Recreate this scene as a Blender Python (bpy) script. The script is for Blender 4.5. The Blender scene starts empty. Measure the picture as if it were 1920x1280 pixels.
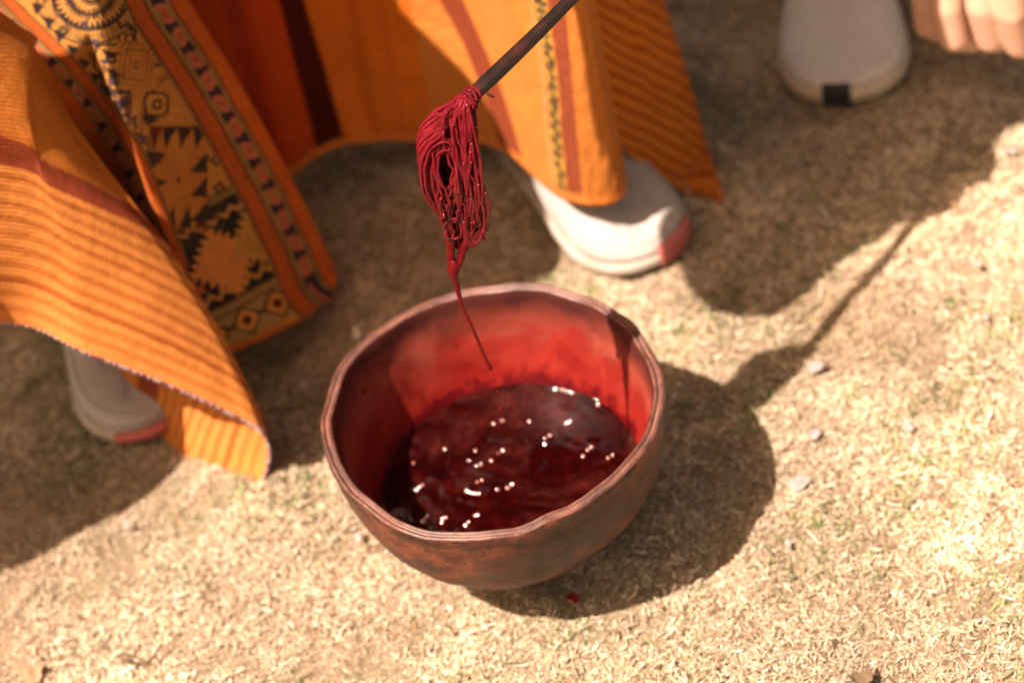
import bpy, bmesh, math, random
import numpy as np
from mathutils import Vector, Matrix, noise as mnoise

# ------------------------------------------------------------------ camera, world, sun, exposure
SC = bpy.context.scene
COL = SC.collection
F_MM, DIST, PITCH, ROLL, TX, TY = 85.0, 2.0701, 0.779, -0.2389, 0.0265, 0.2137
FPX = F_MM / 36 * 1920
FW = np.array([0, math.cos(PITCH), -math.sin(PITCH)])
_R0 = np.array([1, 0, 0.]); _U0 = np.cross(_R0, FW)
RT = math.cos(ROLL) * _R0 + math.sin(ROLL) * _U0
UP = -math.sin(ROLL) * _R0 + math.cos(ROLL) * _U0
CP = np.array([TX, TY, 0]) - FW * DIST
cam_d = bpy.data.cameras.new('camera'); cam = bpy.data.objects.new('camera', cam_d); COL.objects.link(cam)
cam_d.lens = F_MM; cam_d.sensor_width = 36; cam_d.clip_start = 0.05; cam_d.clip_end = 1000
cam.matrix_world = Matrix(((RT[0], UP[0], -FW[0], CP[0]), (RT[1], UP[1], -FW[1], CP[1]), (RT[2], UP[2], -FW[2], CP[2]), (0, 0, 0, 1)))
cam_d.dof.use_dof = True; cam_d.dof.focus_distance = 1.668; cam_d.dof.aperture_fstop = 3.4
SC.camera = cam

SUN_AZ, SUN_EL = math.radians(26.0), math.radians(60.0)      # azimuth the shadows fall towards, height of the sun
SUNV = Vector((-math.cos(SUN_AZ) * math.cos(SUN_EL), -math.sin(SUN_AZ) * math.cos(SUN_EL), math.sin(SUN_EL)))
world = bpy.data.worlds.new('World'); SC.world = world; world.use_nodes = True
wn = world.node_tree.nodes; wl = world.node_tree.links
sky = wn.new('ShaderNodeTexSky'); sky.sky_type = 'NISHITA'; sky.sun_disc = False
sky.sun_elevation = SUN_EL; sky.sun_rotation = math.atan2(SUNV.x, SUNV.y); sky.altitude = 0; sky.air_density = 1.0; sky.dust_density = 4.0; sky.ozone_density = 0.0
warm_sky_tint = wn.new('ShaderNodeMix'); warm_sky_tint.data_type = 'RGBA'; warm_sky_tint.blend_type = 'MULTIPLY'; warm_sky_tint.inputs[0].default_value = 1.0
warm_sky_tint.inputs[7].default_value = (1.0, 0.83, 0.58, 1)      # warm tint laid over the sky light to warm the shade
wl.new(sky.outputs[0], warm_sky_tint.inputs[6]); wl.new(warm_sky_tint.outputs[2], wn['Background'].inputs[0]); wn['Background'].inputs[1].default_value = 0.078
sun_d = bpy.data.lights.new('sun', 'SUN'); sun_d.energy = 5.0; sun_d.angle = math.radians(0.53); sun_d.color = (1.0, 0.965, 0.915)
sun = bpy.data.objects.new('sun', sun_d); COL.objects.link(sun); sun.location = SUNV * 10
sun.rotation_euler = SUNV.to_track_quat('Z', 'Y').to_euler()
vs = SC.view_settings; vs.view_transform = 'Standard'; vs.look = 'None'; vs.gamma = 1; vs.use_curve_mapping = False
vs.exposure = 1.52
vs.use_white_balance = True; vs.white_balance_temperature = 7700; vs.white_balance_tint = 21
SC.render.engine = 'CYCLES'; SC.cycles.use_denoising = True; SC.cycles.max_bounces = 8; SC.cycles.sample_clamp_indirect = 4.0

RNG = np.random.default_rng(7); random.seed(7)

# ------------------------------------------------------------------ helpers
def ray(px, py):
    px = np.asarray(px, float); py = np.asarray(py, float)
    return FW + np.multiply.outer((px - 960) / FPX, RT) - np.multiply.outer((py - 640) / FPX, UP)
def at_y(px, py, y):
    d = ray(px, py); y = np.asarray(y, float); return CP + d * ((y - CP[1]) / d[..., 1])[..., None]
def at_z(px, py, z=0.0):
    d = ray(px, py); z = np.asarray(z, float); return CP + d * ((z - CP[2]) / d[..., 2])[..., None]
def at_d(px, py, dep):
    d = ray(px, py); return CP + d * np.asarray(dep, float)[..., None]

def to_px(P):
    d = np.asarray(P, float) - CP; k = d @ FW; return float(960 + FPX * (d @ RT) / k), float(640 - FPX * (d @ UP) / k)
def tag(o, label=None, cat=None, group=None, kind=None):
    if label: o['label'] = label
    if cat: o['category'] = cat
    if group: o['group'] = group
    if kind: o['kind'] = kind
    return o
def mesh_obj(name, verts, faces, mat=None, parent=None, smooth=True, uv=None, col=None):
    me = bpy.data.meshes.new(name)
    verts = np.asarray(verts, np.float32).reshape(-1, 3)
    if isinstance(faces, np.ndarray):
        n, k = faces.shape
        me.vertices.add(len(verts)); me.vertices.foreach_set('co', verts.ravel())
        me.loops.add(n * k); me.loops.foreach_set('vertex_index', faces.astype(np.int32).ravel())
        me.polygons.add(n); me.polygons.foreach_set('loop_start', np.arange(0, n * k, k, dtype=np.int32))
        me.update(calc_edges=True)
    else:
        me.from_pydata([tuple(map(float, v)) for v in verts], [], faces); me.update()
    if smooth: me.polygons.foreach_set('use_smooth', np.ones(len(me.polygons), bool))
    if uv is not None:
        lay = me.uv_layers.new(name='UVMap'); idx = np.zeros(len(me.loops), np.int32); me.loops.foreach_get('vertex_index', idx)
        lay.data.foreach_set('uv', np.asarray(uv, np.float32)[idx].ravel())
    if col is not None:
        a = me.color_attributes.new('Col', 'FLOAT_COLOR', 'POINT'); c = np.ones((len(verts), 4), np.float32); c[:, :3] = col
        a.data.foreach_set('color', c.ravel())
    o = bpy.data.objects.new(name, me); COL.objects.link(o)
    if mat: me.materials.append(mat)
    if parent: o.parent = parent
    return o
def empty(name, loc):
    o = bpy.data.objects.new(name, None); COL.objects.link(o); o.location = loc; o.empty_display_size = 0.05; return o
def adopt(child, parent):
    child.parent = parent; child.matrix_parent_inverse = Matrix.Translation(parent.location).inverted(); return child
def grid_faces(nu, nv, close_u=False):
    i, j = np.meshgrid(np.arange(nu if close_u else nu - 1), np.arange(nv - 1), indexing='ij')
    i2 = (i + 1) % nu
    return np.stack([i * nv + j, i2 * nv + j, i2 * nv + j + 1, i * nv + j + 1], -1).reshape(-1, 4)
def crom(P, n):
    """Catmull-Rom through the control points, n samples, roughly even in the control index."""
    P = np.asarray(P, float); m = len(P)
    Q = np.concatenate([[2 * P[0] - P[1]], P, [2 * P[-1] - P[-2]]])
    t = np.linspace(0, m - 1, n); k = np.minimum(t.astype(int), m - 2); f = (t - k)
    f = f.reshape((-1,) + (1,) * (P.ndim - 1))
    a, b, c, d = Q[k], Q[k + 1], Q[k + 2], Q[k + 3]
    return .5 * ((2 * b) + (c - a) * f + (2 * a - 5 * b + 4 * c - d) * f ** 2 + (3 * b - a - 3 * c + d) * f ** 3)
def crom_even(P, n):
    q = crom(P, n * 4); s = np.concatenate([[0], np.cumsum(np.linalg.norm(np.diff(q, axis=0), axis=1))])
    t = np.linspace(0, s[-1], n); return np.stack([np.interp(t, s, q[:, k]) for k in range(q.shape[1])], -1)
def vnoise(x, y, seed=0):
    """cheap smooth value noise, -1..1"""
    r = np.random.default_rng(seed); T = r.uniform(-1, 1, (256, 256))
    xi = np.floor(x).astype(int); yi = np.floor(y).astype(int); fx = x - xi; fy = y - yi
    fx = fx * fx * (3 - 2 * fx); fy = fy * fy * (3 - 2 * fy)
    g = lambda a, b: T[a % 256, b % 256]
    return (g(xi, yi) * (1 - fx) + g(xi + 1, yi) * fx) * (1 - fy) + (g(xi, yi + 1) * (1 - fx) + g(xi + 1, yi + 1) * fx) * fy
def tube_mesh(paths, radii, sides=6, cap=True):
    V = []; Fq = []; UV = []; base = 0
    ang = np.linspace(0, 2 * np.pi, sides, endpoint=False)
    for P, r in zip(paths, radii):
        P = np.asarray(P, float); n = len(P); r = np.broadcast_to(np.asarray(r, float), (n,))
        T = np.gradient(P, axis=0); T /= np.linalg.norm(T, axis=1)[:, None] + 1e-12
        N = np.zeros_like(P); v = np.cross(T[0], [0.3, 0.2, 0.9]); N[0] = v / np.linalg.norm(v)
        for i in range(1, n):
            v = N[i - 1] - T[i] * np.dot(N[i - 1], T[i]); N[i] = v / (np.linalg.norm(v) + 1e-12)
        B = np.cross(T, N)
        s = np.concatenate([[0], np.cumsum(np.linalg.norm(np.diff(P, axis=0), axis=1))])
        V.append((P[:, None] + r[:, None, None] * (np.cos(ang)[None, :, None] * N[:, None] + np.sin(ang)[None, :, None] * B[:, None])).reshape(-1, 3))
        UV.append(np.stack(np.broadcast_arrays(ang[None, :] / (2 * np.pi), s[:, None]), -1).reshape(-1, 2))
        i, j = np.meshgrid(np.arange(n - 1), np.arange(sides), indexing='ij'); j2 = (j + 1) % sides
        Fq.append(base + np.stack([i * sides + j, i * sides + j2, (i + 1) * sides + j2, (i + 1) * sides + j], -1).reshape(-1, 4))
        base += n * sides
        if cap:
            V.append(P[[0, -1]]); UV.append(np.zeros((2, 2)))
            jj = np.arange(sides); j2 = (jj + 1) % sides; b0 = base - n * sides
            Fq.append(np.stack([np.full(sides, base), b0 + j2, b0 + jj, np.full(sides, base)], -1))
            e0 = b0 + (n - 1) * sides
            Fq.append(np.stack([np.full(sides, base + 1), e0 + jj, e0 + j2, np.full(sides, base + 1)], -1))
            base += 2
    # the cap triangles were written as degenerate quads: give them back as triangles
    V = np.concatenate(V); UV = np.concatenate(UV); A = np.concatenate(Fq)
    faces = [tuple(f[:3]) if f[0] == f[3] else tuple(f) for f in A.tolist()]
    return V, faces, UV
def apply_mods(o):
    dg = bpy.context.evaluated_depsgraph_get(); me = bpy.data.meshes.new_from_object(o.evaluated_get(dg))
    o.modifiers.clear(); old = o.data; o.data = me; bpy.data.meshes.remove(old)
    me.polygons.foreach_set('use_smooth', np.ones(len(me.polygons), bool)); return o
def capsule_body(name, caps, mat, voxel, smooth=6):
    """one continuous skin grown over tapered capsules (p0, r0, p1, r1)"""
    bm = bmesh.new()
    for p0, r0, p1, r1 in caps:
        p0 = Vector(p0); p1 = Vector(p1)
        kn = int(min(60, max(6, (p1 - p0).length / (.3 * min(r0, r1)))))
        for k in range(kn + 1):
            f = k / kn; m = Matrix.Translation(p0.lerp(p1, f))
            bmesh.ops.create_icosphere(bm, subdivisions=2, radius=r0 + (r1 - r0) * f, matrix=m)
    me = bpy.data.meshes.new(name); bm.to_mesh(me); bm.free()
    o = bpy.data.objects.new(name, me); COL.objects.link(o); me.materials.append(mat)
    md = o.modifiers.new('r', 'REMESH'); md.mode = 'VOXEL'; md.voxel_size = voxel
    sm = o.modifiers.new('s', 'SMOOTH'); sm.iterations = smooth; sm.factor = .5
    apply_mods(o)
    if not o.data.materials: o.data.materials.append(mat)
    return o

# ------------------------------------------------------------------ materials
class NT:
    def __init__(s, name):
        s.m = bpy.data.materials.new(name); s.m.use_nodes = True; s.t = s.m.node_tree; s.b = s.t.nodes['Principled BSDF']
    def n(s, typ, **kw):
        nd = s.t.nodes.new(typ)
        for k, v in kw.items():
            if k in nd.inputs.keys(): s.set(nd, k, v)
            else: setattr(nd, k, v)
        return nd
    def set(s, nd, k, v):
        if hasattr(v, 'is_output') or isinstance(v, bpy.types.NodeSocket): s.t.links.new(v, nd.inputs[k])
        else: nd.inputs[k].default_value = v
    def bsdf(s, **kw):
        for k, v in kw.items(): s.set(s.b, k.replace('_', ' '), v)
    def coord(s, which='Object'): return s.n('ShaderNodeTexCoord').outputs[which]
    def noise(s, scale, detail=4, rough=.6, vec=None, dist=0):
        nd = s.n('ShaderNodeTexNoise', Scale=scale, Detail=detail, Roughness=rough, Distortion=dist)
        s.t.links.new(vec if vec is not None else s.coord(), nd.inputs['Vector']); return nd.outputs['Fac']
    def ramp(s, fac, stops, interp='LINEAR'):
        nd = s.n('ShaderNodeValToRGB'); s.t.links.new(fac, nd.inputs[0]); cr = nd.color_ramp; cr.interpolation = interp
        while len(cr.elements) < len(stops): cr.elements.new(.5)
        for e, (p, c) in zip(cr.elements, stops):
            e.position = p; e.color = (*c, 1) if not isinstance(c, (int, float)) else (c, c, c, 1)
        return nd.outputs[0]
    def mix(s, fac, a, b, mode='MIX'):
        nd = s.n('ShaderNodeMix', data_type='RGBA', blend_type=mode)
        for i, v in ((0, fac), (6, a), (7, b)):
            if isinstance(v, bpy.types.NodeSocket): s.t.links.new(v, nd.inputs[i])
            else: nd.inputs[i].default_value = v if i == 0 else ((*v, 1) if len(v) == 3 else v)
        return nd.outputs[2]
    def math(s, op, a, b=0.0, clamp=False):
        nd = s.n('ShaderNodeMath', operation=op, use_clamp=clamp)
        for i, v in ((0, a), (1, b)):
            if isinstance(v, bpy.types.NodeSocket): s.t.links.new(v, nd.inputs[i])
            else: nd.inputs[i].default_value = v
        return nd.outputs[0]
    def bump(s, h, strength=.5, dist=.001, prev=None):
        nd = s.n('ShaderNodeBump', Strength=strength, Distance=dist); s.t.links.new(h, nd.inputs['Height'])
        if prev is not None: s.t.links.new(prev, nd.inputs['Normal'])
        s.t.links.new(nd.outputs[0], s.b.inputs['Normal']); return nd.outputs[0]
    def vcol(s): return s.n('ShaderNodeVertexColor', layer_name='Col').outputs[0]
    def sep(s, v): return s.n('ShaderNodeSeparateXYZ', Vector=v)

def mat_plain(name, c, rough=.7, bump=0, bscale=300, var=.15, spec=.3):
    n = NT(name); f = n.noise(bscale * .3, 5)
    n.bsdf(Base_Color=n.mix(f, tuple(x * (1 - var) for x in c), tuple(min(1, x * (1 + var)) for x in c)), Roughness=rough)
    n.b.inputs['Specular IOR Level'].default_value = spec
    if bump: n.bump(n.noise(bscale, 3), bump, .0006)
    return n.m
def mat_cloth():
    n = NT('woven_wool'); uv = n.coord('UV'); c = n.mix(1.0, n.vcol(), (.97, .86, .84), 'MULTIPLY')
    w1 = n.n('ShaderNodeTexWave', wave_type='BANDS', bands_direction='X', Scale=125.0, Distortion=1.2, Detail=1.0); n.t.links.new(uv, w1.inputs[0]); w1.inputs['Detail Scale'].default_value = 2
    w2 = n.n('ShaderNodeTexWave', wave_type='BANDS', bands_direction='Y', Scale=95.0, Distortion=1.2, Detail=1.0); n.t.links.new(uv, w2.inputs[0])
    h = n.math('ADD', w1.outputs['Fac'], n.math('MULTIPLY', w2.outputs['Fac'], .8))
    fz = n.noise(900, 3, .7)
    soft = n.noise(18, 4, .6)
    c2 = n.mix(1.0, c, n.ramp(fz, [(.25, .78), (.75, 1.18)]), 'MULTIPLY')
    c3 = n.mix(1.0, c2, n.ramp(h, [(.1, .66), (1.0, 1.14)]), 'MULTIPLY')
    c4 = n.mix(1.0, c3, n.ramp(soft, [(.3, .88), (.7, 1.08)]), 'MULTIPLY')
    n.bsdf(Base_Color=c4, Roughness=.9); n.b.inputs['Specular IOR Level'].default_value = .12
    n.b.inputs['Sheen Weight'].default_value = .25; n.b.inputs['Sheen Roughness'].default_value = .4; n.set(n.b, 'Sheen Tint', c)
    bw = n.n('ShaderNodeRGBToBW'); n.t.links.new(c, bw.inputs[0]); b0 = n.bump(bw.outputs[0], .5, .0016); b1 = n.bump(h, .55, .0009, b0); n.bump(n.math('ADD', fz, n.math('MULTIPLY', n.noise(60, 3), 3)), .5, .0012, b1)
    return n.m
def mat_blades():
    n = NT('dry_grass'); c = n.vcol()
    n.bsdf(Base_Color=c, Roughness=.62); n.b.inputs['Specular IOR Level'].default_value = .35
    tr = n.n('ShaderNodeBsdfTranslucent'); n.t.links.new(c, tr.inputs[0])
    mx = n.n('ShaderNodeMixShader'); mx.inputs[0].default_value = .22
    n.t.links.new(n.b.outputs[0], mx.inputs[1]); n.t.links.new(tr.outputs[0], mx.inputs[2])
    n.t.links.new(mx.outputs[0], n.t.nodes['Material Output'].inputs[0]); return n.m
def mat_ground():
    n = NT('soil_and_thatch'); a = n.noise(14, 6, .65); b = n.noise(260, 4, .7); d = n.noise(3.0, 3, .5)
    c = n.ramp(b, [(.28, (.07, .045, .026)), (.5, (.24, .165, .10)), (.75, (.46, .35, .24))])
    c = n.mix(n.ramp(a, [(.5, 0), (.72, .55)]), c, (.20, .14, .07))
    c = n.mix(n.ramp(d, [(.5, 0), (.75, .3)]), c, (.16, .17, .06))
    n.bsdf(Base_Color=c, Roughness=.95); n.bump(n.math('ADD', b, n.noise(700, 3)), .9, .004); return n.m
M = dict(cloth=mat_cloth(), blades=mat_blades(), ground=mat_ground())

# ------------------------------------------------------------------ ground
def axis(lo, hi, step, far):
    core = np.arange(lo, hi + 1e-6, step); g = []; d = step; p = 0.
    while p < far: d *= 1.35; p += d; g.append(p)
    g = np.array(g); return np.concatenate([(lo - g)[::-1], core, hi + g])
gx = axis(-.8, .95, .0125, 120); gy = axis(-.5, 1.3, .0125, 120)
def ground_z(x, y):
    return .0035 * vnoise(x * 14, y * 14, 3) + .0032 * vnoise(x * 45, y * 45, 4) - .005
GX, GY = np.meshgrid(gx, gy, indexing='ij')
near = (np.abs(GX) < 3) & (np.abs(GY) < 3)
GZ = np.where(near, ground_z(GX, GY), -.004)
ground = mesh_obj('ground', np.stack([GX, GY, GZ], -1).reshape(-1, 3), grid_faces(len(gx), len(gy)), M['ground'])
tag(ground, kind='structure')

def scatter_blades(n, lo, hi, seed, name, label, lmin, lmax, wid, tilt, colors, up=.0004, mask=None, segs=1, vary=(.7, 1.15), contrast=.26, ring=False):
    r = np.random.default_rng(seed)
    x = r.uniform(lo[0], hi[0], n); y = r.uniform(lo[1], hi[1], n)
    d = np.stack([x, y, 0 * x], -1) - CP; dep = d @ FW; px = 960 + FPX * (d @ RT) / dep; py = 640 - FPX * (d @ UP) / dep
    keep = ((px > -160) & (px < 2080) & (py > -160) & (py < 1440)) if not ring else ~((px > -150) & (px < 2070) & (py > -150) & (py < 1430))
    cl = vnoise(x * 34, y * 34, seed + 9) + .7 * vnoise(x * 90, y * 90, seed + 10) + .8 * vnoise(x * 12, y * 12, 140)
    keep &= (cl + r.uniform(-1.2, 1.2, n) > -1.0) & (np.hypot(x, y) > .04)
    if mask is not None: keep &= mask(x, y, r)
    x, y, cl = x[keep], y[keep], cl[keep]; n = len(x)
    L = r.uniform(lmin, lmax, n) * r.choice([.5, .8, 1, 1.6], n); W = wid * r.uniform(.45, 1.8, n)
    az = r.uniform(0, 2 * np.pi, n) + .6 * vnoise(x * 25, y * 25, seed + 4); el = np.abs(r.normal(0, tilt, n)); el = np.where(r.random(n) < .05, r.uniform(.5, 1.2, n), np.minimum(el, 1.2))
    bend = r.normal(0, .35, n); z0 = ground_z(x, y) + up + np.clip(.0026 * cl, -.003, .005) + r.uniform(0, .0024, n)
    dirh = np.stack([np.cos(az), np.sin(az)], -1); side = np.stack([-np.sin(az), np.cos(az)], -1); roll = r.normal(0, .55, n)
    fs = (-.5, .5) if segs == 1 else (-.5, .02, .5); wf = (.8, .45) if segs == 1 else (.65, 1., .3); k2 = len(fs); V = np.zeros((n, k2 * 2, 3)); sag = r.uniform(-.3, 1, n)
    for k, f in enumerate(fs):
        sb = bend * L * .25 * (f * f * 4 - .5); cx = x + dirh[:, 0] * L * f * np.cos(el) + side[:, 0] * sb; cy = y + dirh[:, 1] * L * f * np.cos(el) + side[:, 1] * sb
        cz = z0 + L * (f + .5) * np.sin(el) - L * .10 * (4 * f * f) * sag; w = W * wf[k]
        for sg, o in ((-1, 0), (1, 1)): V[:, k * 2 + o] = np.stack([cx + sg * side[:, 0] * w * np.cos(roll), cy + sg * side[:, 1] * w * np.cos(roll), cz + sg * w * np.sin(roll)], -1)
    b = (np.arange(n) * k2 * 2)[:, None]; Fq = np.concatenate([b + np.array([[2 * k, 2 * k + 1, 2 * k + 3, 2 * k + 2]]) for k in range(k2 - 1)], 1).reshape(-1, 4)
    pal = np.array([c for c, w in colors]); pw = np.array([w for c, w in colors], float); ci = r.choice(len(pal), n, p=pw / pw.sum())
    patch = vnoise(x * 9, y * 9, 21)[:, None] + .6 * vnoise(x * 28, y * 28, 22)[:, None]
    C = pal[ci] * r.uniform(*vary, (n, 1)) * (1 + contrast * patch)
    brown = np.clip((vnoise(x * 6.5, y * 6.5, 23) - .15) * 2, 0, 1)[:, None] * .5; C = C * (1 - brown) + np.array([.30, .19, .11]) * brown
    return tag(mesh_obj(name, V.reshape(-1, 3), Fq, M['blades'], col=np.clip(np.repeat(C, k2 * 2, 0), 0, .9)), label, 'grass', kind='stuff')
STRAW = [((.66, .51, .36), 30), ((.58, .43, .285), 22), ((.76, .64, .50), 20), ((.45, .30, .18), 13), ((.24, .145, .08), 9), ((.27, .28, .13), 7), ((.48, .26, .12), 3)]
scatter_blades(1000000, (-.62, -.42), (.78, 1.12), 11, 'dry_grass', 'short matted straw coloured dry grass covering the whole ground', .0022, .0055, .00055, .30, STRAW)
scatter_blades(70000, (-.62, -.42), (.78, 1.12), 13, 'straw_litter', 'loose longer straw and husks lying over the matted grass', .005, .011, .00055, .22, STRAW, up=.0016, segs=2, vary=(.55, 1.02))
scatter_blades(330000, (-1.5, -1.2), (1.7, 2.0), 14, 'far_grass', 'dry straw grass lying around the edges of the scene', .006, .013, .0013, .25, STRAW, ring=True, up=.001)
def tuft(x, y, r): return vnoise(x * 11, y * 11, 77) + .5 * vnoise(x * 40, y * 40, 78) > .38
scatter_blades(95000, (-.62, -.42), (.78, 1.12), 12, 'green_grass', 'sparse green grass blades growing among the dry straw', .004, .011, .0005, .5,
               [((.15, .20, .06), 3), ((.24, .27, .10), 3), ((.10, .14, .06), 2)], up=.002, mask=tuft, segs=2)

# ------------------------------------------------------------------ bowl
RIM_H = .1516
_rim_px = np.array([(602,790),(625,700),(690,627),(770,580),(870,545),(1000,530),(1100,552),(1180,610),(1240,690),(1252,750),(1232,815),(1180,875),(1090,945),(1000,990),(880,1020),(780,1008),(680,945),(630,872)], float)
_p = at_z(_rim_px[:, 0], _rim_px[:, 1], RIM_H)
_th = np.arctan2(_p[:, 1], _p[:, 0]); _rr = np.hypot(_p[:, 0], _p[:, 1]); _o = np.argsort(_th); _th = _th[_o]; _rr = _rr[_o]
def rim_r(t): return np.interp(t, np.concatenate([_th - 2 * np.pi, _th, _th + 2 * np.pi]), np.tile(_rr, 3)) / .13
def smooth_rim(t): return sum(rim_r(t + d) for d in np.linspace(-.55, .55, 31)) / 31 * 1.012
def bowl_mats():
    n = NT('fired_clay'); ob = n.coord(); sp = n.sep(ob)
    a = n.noise(9, 6, .65, dist=.5); b = n.noise(45, 6, .7); f = n.noise(260, 4, .7); g = n.noise(5, 3, .5)
    c = n.ramp(b, [(.34, (.020, .006, .005)), (.48, (.075, .022, .012)), (.64, (.165, .046, .024))])
    c = n.mix(n.ramp(a, [(.46, 0), (.60, .9)]), c, (.024, .013, .011))          # smoke clouds from firing
    c = n.mix(n.ramp(g, [(.54, 0), (.64, .5)]), c, (.055, .034, .017))
    c = n.mix(n.ramp(n.noise(22, 4, .6), [(.56, 0), (.66, .7)]), c, (.165, .052, .028))
    low = n.ramp(n.math('DIVIDE', sp.outputs['Z'], .16), [(.08, 1.0), (.36, 0.0)])
    c = n.mix(n.math('MULTIPLY', low, n.ramp(b, [(.3, .2), (.6, .8)])), c, (.25, .058, .026))
    c = n.mix(n.ramp(f, [(.32, .85), (.44, 0)]), c, (.022, .010, .007))
    n.bsdf(Base_Color=c, Roughness=n.ramp(b, [(.3, .38), (.7, .6)])); n.b.inputs['Specular IOR Level'].default_value = .28
    b1 = n.bump(b, .8, .003); n.bump(f, .7, .0012, b1)
    clay = n.m
    n = NT('rim_clay'); b = n.noise(60, 6, .7); f = n.noise(300, 4, .7); g = n.noise(14, 4, .6)
    c = n.ramp(b, [(.32, (.034, .014, .011)), (.5, (.085, .031, .021)), (.7, (.165, .062, .042))])
    c = n.mix(n.ramp(g, [(.5, 0), (.7, .6)]), c, (.060, .038, .034))
    c = n.mix(n.ramp(f, [(.32, .7), (.42, 0)]), c, (.07, .04, .035))
    n.bsdf(Base_Color=c, Roughness=.42); n.b.inputs['Specular IOR Level'].default_value = .55; b1 = n.bump(b, .5, .0015); n.bump(f, .5, .0008, b1); rim = n.m
    n = NT('groove_clay'); b = n.noise(80, 5, .7)
    n.bsdf(Base_Color=n.mix(n.ramp(n.noise(25, 4, .6), [(.42, 0), (.6, .85)]), n.ramp(b, [(.3, (.030, .018, .017)), (.7, (.12, .055, .044))]), (.19, .075, .053)), Roughness=.5); n.bump(b, .5, .001); groove = n.m
    n = NT('dye_stained_clay'); ob = n.coord(); sp = n.sep(ob); z = n.math('DIVIDE', sp.outputs['Z'], .1516)
    a = n.noise(16, 6, .65, dist=.4); b = n.noise(70, 5, .7); d = n.noise(34, 3, .55); g = n.noise(7, 5, .6)
    def below(level, nz, amp, soft): return n.ramp(n.math('ADD', n.math('SUBTRACT', level, z), n.math('MULTIPLY', n.math('SUBTRACT', nz, .5), amp)), [(.5 - soft, 0), (.5 + soft, 1)])
    def below_(level, nz, amp, soft): return n.ramp(n.math('ADD', n.math('ADD', n.math('SUBTRACT', level, z), n.math('MULTIPLY', n.math('SUBTRACT', nz, .5), amp)), .5), [(.5 - soft, 0), (.5 + soft, 1)])
    c = n.mix(n.ramp(b, [(.35, 0), (.65, 1)]), (.20, .032, .020), (.26, .052, .034))
    c = n.mix(n.ramp(g, [(.45, 0), (.6, .6)]), c, (.18, .018, .012))
    soot = n.ramp(n.math('ADD', z, n.math('MULTIPLY', n.math('SUBTRACT', a, .5), .30)), [(.76, 0), (.95, .95)]); c = n.mix(soot, c, (.045, .012, .010))
    c = n.mix(n.math('MULTIPLY', below_(.72, a, .9, .06), .6), c, (.20, .009, .006))
    c = n.mix(n.math('MULTIPLY', below_(.60, d, .8, .05), .6), c, (.13, .003, .003))
    c = n.mix(below_(.47, b, .35, .03), c, (.06, .001, .002))
    spl = n.n('ShaderNodeTexVoronoi', Scale=48.0); n.t.links.new(ob, spl.inputs['Vector']); spl.inputs['Randomness'].default_value = 1
    dots = n.math('MULTIPLY', n.ramp(n.math('ADD', spl.outputs['Distance'], n.math('MULTIPLY', b, .16)), [(.25, 1), (.29, 0)]), n.ramp(n.noise(13, 2, .5), [(.44, 0), (.5, 1)]))
    c = n.mix(n.math('MULTIPLY', dots, n.ramp(z, [(.86, .85), (.93, 0)])), c, (.13, .005, .006))
    c = n.mix(n.ramp(b, [(.26, .5), (.36, 0)]), c, (.09, .008, .007))
    n.bsdf(Base_Color=c, Roughness=.45); n.b.inputs['Specular IOR Level'].default_value = .16
    b1 = n.bump(b, .35, .001); n.bump(a, .4, .003, b1); inner = n.m
    return clay, rim, groove, inner
def build_bowl():
    clay, rim, groove, inner = bowl_mats()
    NT_ = 224; th = np.linspace(0, 2 * np.pi, NT_, endpoint=False); k = smooth_rim(th)
    def lathe(prof, jit=1.0, rise=1.0):
        prof = np.array(prof, float); pr = crom_even(prof, len(prof) * 4) if len(prof) > 3 else prof
        R = pr[:, 0]; Z = pr[:, 1]
        wgt = np.clip(Z / RIM_H, 0, 1) ** 1.3
        kk = 1 + (k[:, None] - 1) * wgt[None, :]
        T = np.broadcast_to(th[:, None], kk.shape)
        nz = .0004 * vnoise(T * 40 / (2 * np.pi) * 1.0 % 256, Z[None, :] * 90 + 7 + 0 * T, 5) + .0014 * vnoise((np.cos(T) + 2) * 5, (np.sin(T) + 2) * 5 + Z[None, :] * 40, 6)
        RR = R[None, :] * kk + nz * jit * np.clip(Z / .03, 0, 1)[None, :]
        ZZ = np.broadcast_to(Z[None, :], kk.shape) + rise * wgt * (.0013 * vnoise((np.cos(T) + 2) * 6, (np.sin(T) + 2) * 6, 8) + .0003 * vnoise((np.cos(T) + 2) * 22, (np.sin(T) + 2) * 22, 9))
        return np.stack([RR * np.cos(T), RR * np.sin(T), ZZ], -1).reshape(-1, 3), grid_faces(NT_, len(Z), True)[:, ::-1]
    root = empty('clay_bowl', (0, 0, 0)); tag(root, 'round brown clay bowl holding red dye on the dry grass', 'bowl')
    outer = [(.001, .001), (.03, .001), (.040, .0025), (.055, .0115), (.077, .030), (.0985, .055), (.1140, .080), (.1230, .105), (.1265, .126), (.1268, .138), (.1278, .143), (.1294, .1465), (.1296, .1495), (.1287, .1515)]
    inn = [(.1205, .1517), (.1192, .149), (.1188, .143), (.1175, .128), (.1145, .105), (.1085, .082), (.1005, .063), (.087, .040), (.065, .022), (.035, .014), (.001, .013)]
    rim1 = [(.1287, .1515), (.1278, .1525), (.1266, .1526), (.1258, .1518)]
    grv = [(.1258, .1518), (.1250, .1508), (.1242, .1508), (.1234, .1517)]
    rim2 = [(.1234, .1517), (.1226, .1526), (.1215, .1526), (.1205, .1517)]
    for nm, pf, mt, lab in (('outer_wall', outer, clay, None), ('rim', rim1, rim, 'pale outer ridge of the rim'), ('rim_groove', grv, groove, 'dark groove running round the top of the rim'), ('rim', rim2, rim, None), ('inner_wall', inn, inner, 'inside wall stained red by the dye')):
        v, f = lathe(pf); o = mesh_obj(nm, v, f, mt, root)
        if lab: o['label'] = lab
    return root
build_bowl()

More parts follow.
